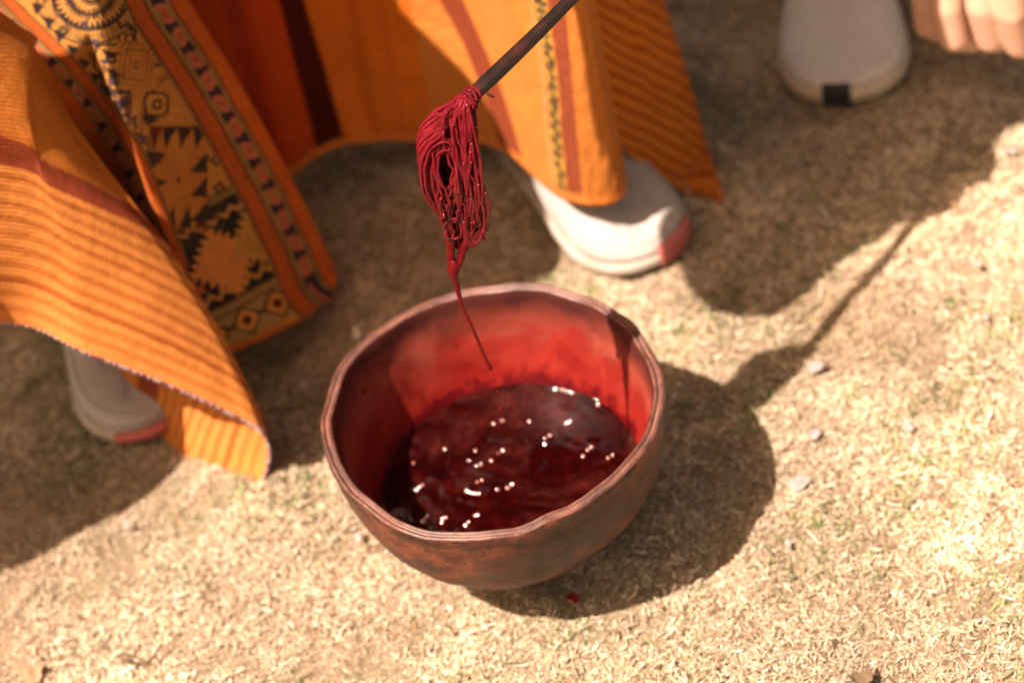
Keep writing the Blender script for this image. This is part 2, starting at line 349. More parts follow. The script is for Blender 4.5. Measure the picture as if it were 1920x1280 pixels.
# ------------------------------------------------------------------ dye in the bowl
DYE_Z = .064
LAND = at_z(922., 850., DYE_Z)
def build_dye():
    n = NT('red_dye'); ob = n.coord(); a = n.noise(16, 7, .68, dist=.9); b = n.noise(60, 6, .7, dist=.4); d = n.noise(38, 5, .6, dist=1.4)
    c = n.ramp(b, [(.3, (.004, .0003, .0005)), (.5, (.009, .0004, .0005)), (.62, (.016, .0008, .0007)), (.76, (.036, .003, .0016))])
    film = n.math('MULTIPLY', n.ramp(a, [(.46, 0), (.68, 1)]), n.ramp(d, [(.35, .15), (.7, 1)]))
    foam = n.n('ShaderNodeTexVoronoi', Scale=260.0); n.t.links.new(ob, foam.inputs['Vector']); froth = n.ramp(foam.outputs['Distance'], [(.15, .35), (.55, 1)])
    c = n.mix(n.math('MULTIPLY', n.math('MULTIPLY', film, froth), .7), c, (.085, .017, .013))
    n.bsdf(Base_Color=c, Roughness=n.math('ADD', n.math('MULTIPLY', film, .22), .07)); n.b.inputs['IOR'].default_value = 1.36; n.b.inputs['Specular IOR Level'].default_value = .38
    n.b.inputs['Coat Weight'].default_value = .15; n.b.inputs['Coat Roughness'].default_value = .05
    b1 = n.bump(n.noise(55, 2, .4), .16, .003); n.bump(b, .10, .0012, b1)
    nr, nt = 90, 200; th = np.linspace(0, 2 * np.pi, nt, endpoint=False); rr = np.linspace(0, 1, nr) ** .8
    T, Q = np.meshgrid(th, rr, indexing='ij'); R = Q * .1012 * (1 + (smooth_rim(T) - 1) * .35)
    X = R * np.cos(T); Y = R * np.sin(T); d0 = np.hypot(X - LAND[0], Y - LAND[1])
    Z = DYE_Z + .0011 * np.sin(d0 * 420) * np.exp(-d0 / .022) + .00035 * vnoise(X * 70 + 50, Y * 70 + 50, 31) + .0002 * vnoise(X * 160 + 50, Y * 160 + 50, 32)
    Z += .0012 * np.clip((Q - .97) / .03, 0, 1)
    root = empty('red_dye', (0, 0, DYE_Z)); tag(root, 'pool of dark red liquid dye filling the clay bowl', 'dye')
    adopt(mesh_obj('liquid', np.stack([X, Y, Z], -1).reshape(-1, 3), grid_faces(nt, nr, True), n.m), root)
    nb = NT('dye_bubble'); nb.bsdf(Base_Color=(.16, .02, .02, 1), Roughness=.06, IOR=1.7); nb.b.inputs['Coat Weight'].default_value = 1; nb.b.inputs['Coat Roughness'].default_value = .05; nb.b.inputs['Coat IOR'].default_value = 1.7
    bm = bmesh.new(); bmesh.ops.create_icosphere(bm, subdivisions=3, radius=1); me = bpy.data.meshes.new('bubble'); bm.to_mesh(me); bm.free()
    me.polygons.foreach_set('use_smooth', np.ones(len(me.polygons), bool)); me.materials.append(nb.m)
    spots = [(1041,729),(1054,731),(1062,734),(1073,737),(1114,750),(1122,753),(1121,760),(1063,794),(1069,790),(1022,822),(1031,817),(1021,833),(1093,855),(1101,844),(1109,838),(1140,859),(1148,854),
             (892,845),(878,865),(894,874),(902,871),(921,864),(943,844),(934,851),(895,904),(903,901),(933,918),(952,915),(960,909),(874,921),(880,923),(886,925),(892,925),(898,926),
             (781,919),(786,913),(792,910),(790,978),(796,973),(801,969),(794,980),(829,974),(836,971),(828,980),(872,985),(879,979),(890,967),(896,965),(775,868),(834,842),(975,723),(939,767),(924,795),(942,790),(992,790)]
    view = Vector(CP) - Vector((0, 0, DYE_Z)); half = (view.normalized() + SUNV).normalized()
    for i, (x, y) in enumerate(spots):
        p = at_z(x, y, DYE_Z); o = bpy.data.objects.new('bubble', me); COL.objects.link(o)
        h = (half + Vector(RNG.normal(0, .055, 3))).normalized(); a_ = .00145 * RNG.uniform(.75, 1.2)
        o.rotation_mode = 'QUATERNION'; o.rotation_quaternion = h.to_track_quat('Z', 'Y'); o.scale = (a_, a_, a_ * .20)  # bubbles flattened and tilted to shape sun glints
        o.location = (p[0], p[1], DYE_Z + .0004); adopt(o, root)
    return root
build_dye()

# ------------------------------------------------------------------ stick, yarn, drips
def mat_stick():
    n = NT('dark_wet_wood'); ob = n.coord('UV'); mp = n.n('ShaderNodeMapping'); n.t.links.new(ob, mp.inputs[0]); mp.inputs['Scale'].default_value = (9, 45, 1)
    w = n.noise(1.6, 6, .7, mp.outputs[0]); g = n.noise(30, 4); s = n.noise(900, 2, .5)
    c = n.ramp(w, [(.3, (.004, .0025, .002)), (.55, (.014, .0065, .0045)), (.8, (.045, .021, .014))])
    c = n.mix(n.ramp(g, [(.45, 0), (.65, .7)]), c, (.048, .010, .008))
    n.bsdf(Base_Color=c, Roughness=.45); n.b.inputs['Specular IOR Level'].default_value = .28
    b1 = n.bump(w, .9, .0014); n.bump(s, .4, .0006, b1); return n.m
def mat_yarn():
    n = NT('wet_red_yarn'); uv = n.coord('UV'); sp = n.sep(uv)
    tw = n.math('SINE', n.math('ADD', n.math('MULTIPLY', sp.outputs['X'], 12.566), n.math('MULTIPLY', sp.outputs['Y'], 2600)))
    f = n.noise(1500, 3, .7); g = n.noise(120, 4)
    c = n.ramp(g, [(.3, (.085, .0006, .004)), (.5, (.17, .002, .009)), (.72, (.25, .012, .021))])
    c = n.mix(n.ramp(tw, [(.0, .3), (.6, 0)]), c, (.10, .002, .006)); c = n.mix(n.ramp(f, [(.34, .7), (.52, 0)]), c, (.09, .002, .005))
    pz = n.sep(n.n('ShaderNodeNewGeometry').outputs['Position']).outputs['Z']
    wet = n.ramp(n.math('ADD', n.math('MULTIPLY', n.math('SUBTRACT', .400, pz), 12), n.math('MULTIPLY', n.noise(90, 3), .5)), [(.25, 0), (.75, 1)]); c = n.mix(n.math('MULTIPLY', wet, .75), c, (.075, .0004, .002))
    n.bsdf(Base_Color=c, Roughness=n.math('SUBTRACT', n.ramp(n.noise(300, 3), [(.4, .34), (.62, .66)]), n.math('MULTIPLY', wet, .22))); n.b.inputs['Specular IOR Level'].default_value = .14
    n.set(n.b, 'Coat Weight', n.math('ADD', n.math('MULTIPLY', wet, .35), .05)); n.b.inputs['Coat Roughness'].default_value = .06
    n.b.inputs['Subsurface Weight'].default_value = .0
    b1 = n.bump(tw, .35, .0006); n.bump(f, .9, .0011, b1); return n.m
def mat_drip():
    n = NT('thick_red_dye'); g = n.noise(200, 3)
    n.bsdf(Base_Color=n.ramp(g, [(.3, (.045, .0002, .0012)), (.7, (.09, .0005, .002))]), Roughness=.35); n.b.inputs['Specular IOR Level'].default_value = .08; n.b.inputs['Coat Weight'].default_value = .35; n.b.inputs['Coat Roughness'].default_value = .06; n.b.inputs['IOR'].default_value = 1.5; n.bump(g, .25, .001)
    return n.m
M.update(stick=mat_stick(), yarn=mat_yarn(), drip=mat_drip())
STICK_A = np.array([.0335, .0112, .4280]); STICK_B = np.array([.30, .257, .4355])
def build_stick():
    d = STICK_B - STICK_A; P = STICK_A + d * np.linspace(-.012, 1, 60)[:, None]
    P = P + np.stack([.0006 * np.sin(np.linspace(0, 9, 60)), .0005 * np.sin(np.linspace(1, 7, 60)), .0007 * np.sin(np.linspace(2, 12, 60))], -1)
    v, f, uv = tube_mesh([P], [.0050 + .0004 * np.sin(np.linspace(0, 14, 60))], 20)
    a = np.arctan2(*(uv[:, 0] * 0 + .0, uv[:, 0] * 0 + 1)); v = v + 0 * v
    o = mesh_obj('stick', v, f, M['stick'], uv=uv); tag(o, 'thin dark wooden stick lifting the red yarn over the bowl', 'stick')
    # small broken twig on its underside
    b = Vector(at_d(913., 176., (STICK_A - CP) @ FW)); v, f, uv = tube_mesh([[b, b + Vector((.003, -.0012, -.0022)), b + Vector((.0045, -.002, -.0028))]], [[.0012, .001, .0004]], 8)
    mesh_obj('twig_stub', v, f, M['stick'], o, uv=uv)
    return o
build_stick()

def skein_pt(px, py, off=0.0):
    """point on the hanging plane of the skein; off in metres towards the camera"""
    T = np.array([.034, .016, .424]); B = np.array([.018, -.010, .318])
    dT = (T - CP) @ FW; dB = (B - CP) @ FW
    dep = dT + (np.asarray(py, float) - 195) / (460 - 195) * (dB - dT)
    return at_d(px, py, dep - off)
def build_skein():
    root = empty('yarn_skein', tuple(skein_pt(850., 330.))); tag(root, 'wet crimson yarn skein dripping from the end of the stick', 'yarn')
    paths = []; rad = []
    def add(ctrl, r=.00088, jit=3.0, n=64, seed=None):
        ctrl = np.array(ctrl, float)
        q = crom_even(ctrl[:, :2] if False else ctrl, n)
        k = RNG.uniform(0, 100); t = np.linspace(0, 1, n)
        for ax, amp in ((0, jit), (1, jit), (2, jit * .0004)):
            q[:, ax] += amp * .5 * vnoise(t * 5 + k, np.full(n, 3.3 + ax * 7), 41) + amp * .32 * vnoise(t * 13 + k, np.full(n, 5.3 + ax * 7), 42)
        for hx_, hy_, ax_, ay_ in ((837, 318, 19, 36), (870, 384, 8, 20), (894, 431, 8, 9), (852, 404, 6, 13)):      # hollows between the strands
            dx = (q[:, 0] - hx_) / ax_; dy = (q[:, 1] - hy_) / ay_; rr = np.hypot(dx, dy); k_ = np.where((rr < 1) & (q[:, 2] > -.011), (1.0 / np.maximum(rr, .12)) ** .8, 1.0)
            sx = np.where(np.abs(dx) < .1, np.where(k % 2 < 1, .1, -.1), dx); q[:, 0] = np.where(k_ > 1, hx_ + sx * k_ * ax_, q[:, 0]); q[:, 1] = np.where(k_ > 1, hy_ + dy * np.minimum(k_, 1.4) * ay_, q[:, 1])
        paths.append(skein_pt(q[:, 0], q[:, 1], q[:, 2])); rad.append(r * RNG.uniform(.85, 1.12))
    def lerp(A, B, f): return np.array(A, float) * (1 - f) + np.array(B, float) * f
    Lp = [(872,184,.004),(838,196,.006),(800,218,.006),(785,258,.005),(788,305,.004),(802,352,.004),(824,402,.003),(842,444,.001),(848,466,0)]
    Mp = [(876,186,.006),(862,200,.009),(848,230,.010),(842,275,.009),(846,320,.007),(852,365,.006),(858,405,.005),(862,436,.003),(862,462,0)]
    Rp = [(882,190,.004),(890,205,.006),(892,240,.006),(893,285,.006),(899,330,.005),(908,375,.004),(914,415,.003),(912,438,.001),(890,453,0)]
    def hollow(P):      # keep the dark hollow open
        for q in P:
            if 283 < q[1] < 352 and 808 < q[0] < 866: q[0] += (-1 if q[0] < 838 else 1) * (26 - abs(q[0] - 838)) * .9 if abs(q[0] - 838) < 26 else 0
        return P
    # inner layers
    for layer, (cnt, off, shrink) in enumerate(((26, -.003, .97), (26, -.009, .92), (20, -.014, .84))):
        for i in range(cnt):
            f = (i + RNG.uniform(0, .9)) / cnt
            P = lerp(Lp, Mp, f * 2) if f < .5 else lerp(Mp, Rp, f * 2 - 1)
            P[:, 2] = P[:, 2] * .7 + off + RNG.normal(0, .001); P[:, 0] = 848 + (P[:, 0] - 848) * shrink
            if layer < 2: P = hollow(P)
            add(P, r=.0010, jit=7, n=80)
    # shoulder: strands fanning from the knot over the left bulge and turning under it
    for i in range(15):
        f = i / 14; j = RNG.normal(0, 2.5, 2)
        add([(868, 188, .006), (856 - 4 * f + j[0], 198 + 8 * f, .012), (836 - 2 * f, 208 + 34 * f + j[1], .016), (812 - 4 * f, 219 + 52 * f, .0145), (792 - 5 * math.sin(f * 3.1), 238 + 66 * f, .0095), (786 + 6 * f * f, 262 + 74 * f, .002), (800 + 4 * f, 300 + 70 * f, -.004), (826, 390, -.004)], r=.00118, jit=4.5, n=80)
    # hooked loops round the hollow
    for i in range(10):
        f = i / 9; cx, cy = 833 + 4 * f, 322 + 4 * f; rx = 44 - 26 * f; ry = 62 - 30 * f; z0 = .0135 + .002 * RNG.normal()
        a0 = np.radians(np.linspace(200 - 10 * RNG.random(), 20 - 34 * RNG.random(), 7))
        ctrl = [(cx + rx * math.cos(t) * (1.0 if math.cos(t) < 0 else .62), cy - ry * math.sin(t), z0 - .004 * abs(math.cos(t)) ** 2) for t in a0]
        tail = [(cx - rx * .80, cy + 46, z0 - .005), (828 + 9 * f + RNG.normal(0, 4), 400 + RNG.normal(0, 8), .006), (844 + 8 * f, 442, .002)]
        end = [(cx + rx * .62 + 4, cy + 40, z0 - .002), (858 + 8 * RNG.random(), 392, .008), (862 + 14 * RNG.random(), 430, .004)]
        add(tail[::-1] + ctrl + (end if RNG.random() < .75 else end[:1]), r=.00118, jit=4.5, n=90)
    # strands from the knot slanting down to the right
    for i in range(17):
        f = i / 16; j = RNG.normal(0, 5, 4)
        P = [(862 + 20 * f, 190, .010), (846 + 36 * f, 216 - 3 * f, .0150), (846 + 40 * f + j[0], 256, .0150), (858 + 34 * f + j[1], 306, .0125), (868 + 34 * f + j[2], 366, .0105), (868 + 42 * f + j[3], 418, .007), (868 + 30 * f, 446, .003)]
        add(P, r=.00115, jit=6.5, n=80)
    # straight bundle down the right edge ending in round loops
    for i in range(15):
        f = i / 14; e = 434 + 14 * math.sin(f * 3) + RNG.normal(0, 3)
        add([(878 + 10 * f, 190, .004), (884 + 9 * f, 240, .007), (880 + 15 * f, 300, .008), (886 + 19 * f, 360, .007), (890 + 25 * f, 410, .005), (889 + 25 * f, e - 8, .004), (884 + 17 * f, e + 8, .004), (874 + 6 * f, e + 4, .005), (868 + 6 * f, 412, .006), (872, 372, .004)], r=.00112, jit=4, n=80)
    # strands trailing down the lower left
    for i in range(9):
        f = i / 8
        add([(796 + 10 * f, 300, .006), (806 + 14 * f, 345, .007), (822 + 14 * f, 392, .006), (836 + 12 * f, 430, .004), (842 + 8 * f, 458, .001)], r=.0011, jit=5, n=50)
    # matted strands wandering across the front, low down
    for i in range(26):
        x0, y0 = RNG.uniform(815, 888), RNG.uniform(335, 420); ctrl = [(x0, y0, .010)]; ang = RNG.uniform(.9, 2.2)
        for k in range(6): ang += RNG.normal(0, .75); x0 = np.clip(x0 + 14 * math.cos(ang), 812 + max(0, (y0 - 330)) * .25, 908); y0 = np.clip(y0 + 14 * math.sin(ang), 320, 446); ctrl.append((x0, y0, .0095 - .00005 * (y0 - 340) + RNG.normal(0, .0012)))
        add(ctrl, jit=3, n=46, r=.00112)
    for i in range(5):     # and over the shoulder
        f = RNG.random(); add([(866, 194, .010), (845 - 10 * f, 212, .0165), (815 + 20 * f, 240 + 14 * f, .0165), (800 + 34 * f, 285, .0125), (806 + 34 * f, 330, .0105), (826 + 24 * f, 380, .008), (846, 430, .003)], jit=9, n=80, r=.00108)
    # turns round the end of the stick
    ax = (STICK_B - STICK_A); ax = ax / np.linalg.norm(ax); s1 = np.cross(ax, [0, 0, 1.]); s1 /= np.linalg.norm(s1); s2 = np.cross(s1, ax)
    for k in range(7):
        t = np.linspace(0, 2 * np.pi * 1.3, 40) + RNG.uniform(0, 6); w = -.004 + .0023 * k + .002 * np.sin(t + k)
        rr_ = .0056 + .0014 * RNG.random() + .0008 * np.sin(3 * t + k)
        paths.append(STICK_A + ax * w[:, None] + rr_[:, None] * (np.cos(t)[:, None] * s1 + np.sin(t)[:, None] * s2)); rad.append(.00095)
    v, f, uv = tube_mesh(paths, rad, 7); adopt(mesh_obj('yarn', v, f, M['yarn'], uv=uv), root)
    # stray fibres standing off the yarn
    fp = []
    for k in range(1500):
        P = paths[int(RNG.integers(0, len(paths)))]; i = int(RNG.integers(3, len(P) - 3)); d = RNG.normal(0, 1, 3); d /= np.linalg.norm(d); l = RNG.uniform(.0008, .0030)
        fp.append(np.array([P[i], P[i] + d * l * .6 + RNG.normal(0, .0003, 3), P[i] + d * l + RNG.normal(0, .0006, 3)]))
    v, f, uv = tube_mesh(fp, [.00007] * len(fp), 3, cap=False); adopt(tag(mesh_obj('stray_fibre', v, f, M['yarn'], uv=uv), kind='stuff'), root)
    # beads of dye added on the strands for wet sparkle
    bm = bmesh.new()
    for k in range(230):
        P = paths[int(RNG.integers(0, len(paths)))]; i = int(RNG.integers(3, len(P) - 3)); p = P[i] - FW * .0009 + RNG.normal(0, .0004, 3)
        bmesh.ops.create_icosphere(bm, subdivisions=2, radius=RNG.uniform(.0004, .00105), matrix=Matrix.Translation(p))
    me = bpy.data.meshes.new('dye_bead'); bm.to_mesh(me); bm.free(); me.polygons.foreach_set('use_smooth', np.ones(len(me.polygons), bool)); nb = NT('wet_bead'); nb.bsdf(Base_Color=(.16, .004, .010, 1), Roughness=.10, IOR=1.9); me.materials.append(nb.m)
    o = bpy.data.objects.new('dye_bead', me); COL.objects.link(o); o['kind'] = 'stuff'; adopt(o, root)
    # dark core, added to fill the skein and darken its hollow; rope of dye
    def rope(ctrl, n=60):
        c = np.array(ctrl, float); q = crom_even(c[:, :2], n); s = np.linspace(0, len(c) - 1, n); qc = crom(c, n)
        r = np.maximum(np.interp(s, np.arange(len(c)), c[:, 2]), .6)
        return skein_pt(qc[:, 0], qc[:, 1], 0.0 * qc[:, 0]), r * .00054
    a, ra = rope([(838,400,6),(842,430,7),(845,458,6.5),(846,482,6),(850,500,6)]); b, rb = rope([(880,440,7),(873,456,7.5),(868,470,5),(864,486,5),(856,500,6)])
    c, rc = rope([(852,486,7),(852,498,9),(850,508,8.5),(852,518,6.5),(856,532,4.6),(860,550,3.4),(868,577,2.7),(882,606,2.3),(897,640,2.2),(909,668,2.1),(914,680,2.4),(919,689,3.6),(921,693,1.2)], 90)
    v, f, uv = tube_mesh([a, b, c], [ra, rb, rc], 12); o = mesh_obj('dye_drip', v, f, M['drip'], uv=uv); o['label'] = 'rope of red dye running down from the yarn'; adopt(o, root)
    core = [(skein_pt(874., 200., -.002), .004, skein_pt(868., 260., -.002), .008), (skein_pt(866., 265., -.003), .008, skein_pt(885., 400., -.004), .007), (skein_pt(838., 285., -.015), .006, skein_pt(846., 350., -.014), .006), (skein_pt(822., 235., .000), .007, skein_pt(802., 275., -.004), .005), (skein_pt(822., 350., -.005), .006, skein_pt(848., 430., -.003), .004), (skein_pt(885., 400., -.004), .007, skein_pt(890., 432., -.002), .005)]
    adopt(capsule_body('dark_core', core, M['drip'], .0016, 3), root)
    return root
build_skein()
for (x, y, r, dz, lab) in ((928, 714, 1.7, .0, 'small red drop falling just under the dye rope'), (933, 734, 2.2, 0, 'red drop falling between two others above the dye'), (940, 766, 3.0, 0, 'lowest red drop falling just above the dye')):
    P = skein_pt(float(x), float(y)); r *= .00052
    bm = bmesh.new(); bmesh.ops.create_icosphere(bm, subdivisions=3, radius=r)
    for v in bm.verts:
        if v.co.z > 0: v.co.z *= 1.5; v.co.x *= 1 - .3 * v.co.z / r / 1.5; v.co.y *= 1 - .3 * v.co.z / r / 1.5
    me = bpy.data.meshes.new('dye_drop'); bm.to_mesh(me); bm.free(); me.polygons.foreach_set('use_smooth', np.ones(len(me.polygons), bool)); me.materials.append(M['drip'])
    o = bpy.data.objects.new('dye_drop', me); COL.objects.link(o); o.location = P; tag(o, lab, 'drop', 'falling drops of dye')

# ------------------------------------------------------------------ cloth colours (linear albedo)
ORANGE = np.array([.50, .17, .030]); GOLD = np.array([.45, .215, .050]); RUST = np.array([.19, .033, .010]); RUSTO = np.array([.36, .092, .018])
STRIPE = np.array([.40, .115, .016]); BLACK = np.array([.016, .013, .014]); PINK = np.array([.44, .12, .07]); OLIVE = np.array([.25, .15, .05]); MAROON = np.array([.07, .010, .008]); REDC = np.array([.30, .042, .010]); YELL = np.array([.70, .45, .09])
def lay(C, mask, c):
    m = np.clip(mask, 0, 1)[..., None]; return C * (1 - m) + np.asarray(c) * m
def sm(x, a, b):
    t = np.clip((x - a) / (b - a), 0, 1); return t * t * (3 - 2 * t)
def band(x, lo, hi, e=.5): return sm(x, lo - e, lo + e) * (1 - sm(x, hi - e, hi + e))
def sheet(name, P, uv, col, parent, thick=.0022, label=None):
    nu, nv = P.shape[:2]
    o = mesh_obj(name, P.reshape(-1, 3), grid_faces(nu, nv), M['cloth'], uv=uv.reshape(-1, 2), col=col.reshape(-1, 3))
    md = o.modifiers.new('thickness', 'SOLIDIFY'); md.thickness = thick; md.offset = 0
    if label: o['label'] = label
    adopt(o, parent); return o
def metric_uv(P):
    du = np.zeros(P.shape[:2]); dv = np.zeros(P.shape[:2])
    du[1:] = np.cumsum(np.linalg.norm(np.diff(P, axis=0), axis=-1), 0); dv[:, 1:] = np.cumsum(np.linalg.norm(np.diff(P, axis=1), axis=-1), 1)
    return np.stack([du, dv], -1)
def bigrid(rows, nu, nv):
    """rows: list (along v) of lists (along u) of control tuples -> (nu, nv, k)"""
    A = np.array(rows, float); B = np.stack([crom(A[i], nu) for i in range(A.shape[0])], 0); return np.moveaxis(crom(B, nv), 0, 1)

woman = empty('person', (-.1, .5, 0)); tag(woman, 'seated person in an orange striped poncho and pale shoes, holding the stick', 'person')

# --- the rolled flap on the left: hem runs left to right, turns at the fold and ends in a corner
def build_flap():
    # per row (t = distance from the hem): front points left to right, fold point, back points; each (px, py, y)
    rows = [
        [(-420,425,.02),(-200,520,.05),(0,605,.08),(165,662,.092),(330,728,.103),(440,780,.110),(489,808,.112),(505,836,.118),(503,868,.124),(490,911,.119)],
        [(-410,380,.02),(-195,470,.05),(0,552,.08),(165,612,.092),(320,675,.102),(425,728,.109),(470,756,.112),(487,785,.121),(470,826,.130),(447,897,.128)],
        [(-400,330,.02),(-190,415,.05),(0,498,.08),(160,556,.092),(300,615,.101),(400,668,.109),(440,694,.113),(459,724,.124),(430,790,.136),(398,884,.136)],
        [(-390,260,.025),(-185,340,.052),(0,420,.082),(150,478,.094),(270,532,.102),(355,575,.110),(390,600,.114),(410,630,.128),(385,740,.142),(335,866,.143)],
        [(-380,150,.03),(-180,225,.055),(0,308,.085),(100,352,.094),(190,392,.102),(262,425,.110),(292,445,.116),(312,475,.134),(310,640,.150),(286,850,.150)],
        [(-370,100,.035),(-175,180,.058),(0,262,.088),(80,306,.096),(150,340,.104),(215,375,.112),(248,394,.118),(272,420,.140),(270,560,.158),(262,770,.158)],
        [(-360,20,.045),(-170,95,.066),(-5,165,.094),(45,205,.100),(98,240,.108),(145,280,.118),(175,305,.126),(205,330,.150),(215,460,.165),(222,700,.166)],
        [(-350,-70,.07),(-165,-10,.082),(0,80,.104),(22,98,.110),(48,120,.118),(72,152,.130),(98,185,.142),(130,225,.168),(150,360,.176),(205,690,.172)],
        [(-340,-160,.10),(-160,-90,.110),(6,30,.130),(26,44,.136),(46,62,.146),(62,88,.158),(82,120,.172),(105,160,.190),(120,300,.192),(180,640,.182)],
    ]
    lean = [0, .013, .027, .047, .076, .088, .110, .122, .132]
    rise = [0, .020, .045, .085, .150, .185, .260, .360, .440]
    for r_, (ly, lz) in enumerate(zip(lean, rise)):
        for c_ in range(2, 10):
            x_, y_, d_ = rows[r_][c_]; rows[r_][c_] = (x_, y_, d_ + ly * (1 if c_ < 7 else .8) + (.066, .040, .020, .006, 0, 0, 0, 0)[c_ - 2] * max(0, 1 - r_ / 6.5))
        for c_, q in ((0, (-.64, -.01, .33)), (1, (-.46, .070, .30))):  # unseen left columns, shaped to shade the panel and the ground
            P_ = np.array(q) + (np.array([.02 * lz, ly, lz]) if c_ else np.array([0, ly * 3.2, lz * .25])); rows[r_][c_] = (*to_px(P_), P_[1])
    tm = [0, .022, .044, .075, .122, .142, .185, .235, .275]
    nu, nv = 270, 200
    G = bigrid(rows, nu, nv); P = at_y(G[..., 0], G[..., 1], G[..., 2])
    t = crom(np.array(tm)[:, None], nv)[:, 0][None, :] + 0 * G[..., 0]
    u = np.linspace(0, 1, nu)[:, None] + 0 * t; uvm = metric_uv(P)
    w = .0010 * vnoise(u * 9, t * 14, 51) + .0003 * vnoise(u * 40, t * 70, 52)
    P = P + w[..., None] * np.array([-.3, -.8, .5])
    wob = t + .0006 * vnoise(u * 14, t * 8, 53) + .0005 * vnoise(u * 120, t * 60, 54)
    C = np.broadcast_to(ORANGE, P.shape).copy()
    st = .5 + .5 * np.sin(wob * 2 * np.pi / .0112 + .6); st = sm(st, .30, .72) * band(wob, .006, .122, .003) * (.75 + .25 * vnoise(wob * 160, 0 * wob, 55))
    C = lay(C, st * .95, np.array([.23, .054, .011])); C = lay(C, band(wob, .0, .122, .003) * (1 - st) * .8, np.array([.50, .195, .050]))
    C = lay(C, band(wob, .122, .145, .0012), np.array([.21, .042, .016])); C = lay(C, band(wob, .145, .150, .001) * .5, STRIPE)
    C = lay(C, 1 - sm(wob, .0028, .0042), np.array([.50, .17, .05]))
    C = C * (1 + .10 * vnoise(u * 160, t * 500, 56))[..., None]
    fl = sheet('poncho_flap', P, uvm, C, woman, label='rolled striped corner of the poncho nearest the bowl')
    # overcast stitching along hem and edge, grey and dark threads
    edge = np.concatenate([P[:, 0], P[-1, :130]]); s = np.concatenate([[0], np.cumsum(np.linalg.norm(np.diff(edge, axis=0), axis=1))]); n = int(s[-1] / .0023)
    tq = np.linspace(0, s[-1], n); E_ = np.stack([np.interp(tq, s, edge[:, k]) for k in range(3)], -1)
    grp = [[], []]
    for i in range(2, n - 2):
        p = E_[i]; tg = E_[i + 1] - E_[i - 1]; tg /= np.linalg.norm(tg); q = np.cross(tg, FW); q /= np.linalg.norm(q)
        a = np.linspace(0, 2 * np.pi, 7); h = .0016
        grp[0 if RNG.random() < .5 else 1].append(np.array([p + FW * (.0019 * math.cos(x)) + q * (h * math.sin(x)) + tg * (.0006 * (k - 3) / 3) for k, x in enumerate(a)]))
    for k, c in enumerate(((.34, .30, .30), (.10, .05, .07))):
        v, f, uv = tube_mesh(grp[k], [.00050] * len(grp[k]), 4, cap=False); mt = mat_plain('stitch_thread_%s' % ('grey' if k == 0 else 'plum'), c, .8)
        o = mesh_obj('edge_stitching', v, f, mt, uv=uv); o['kind'] = 'stuff'; adopt(o, woman); o.parent = fl; o.matrix_parent_inverse = Matrix.Translation(woman.location).inverted() if False else Matrix.Identity(4)
        o.matrix_parent_inverse = (woman.matrix_basis @ fl.matrix_parent_inverse @ fl.matrix_basis).inverted()
    return fl
build_flap()

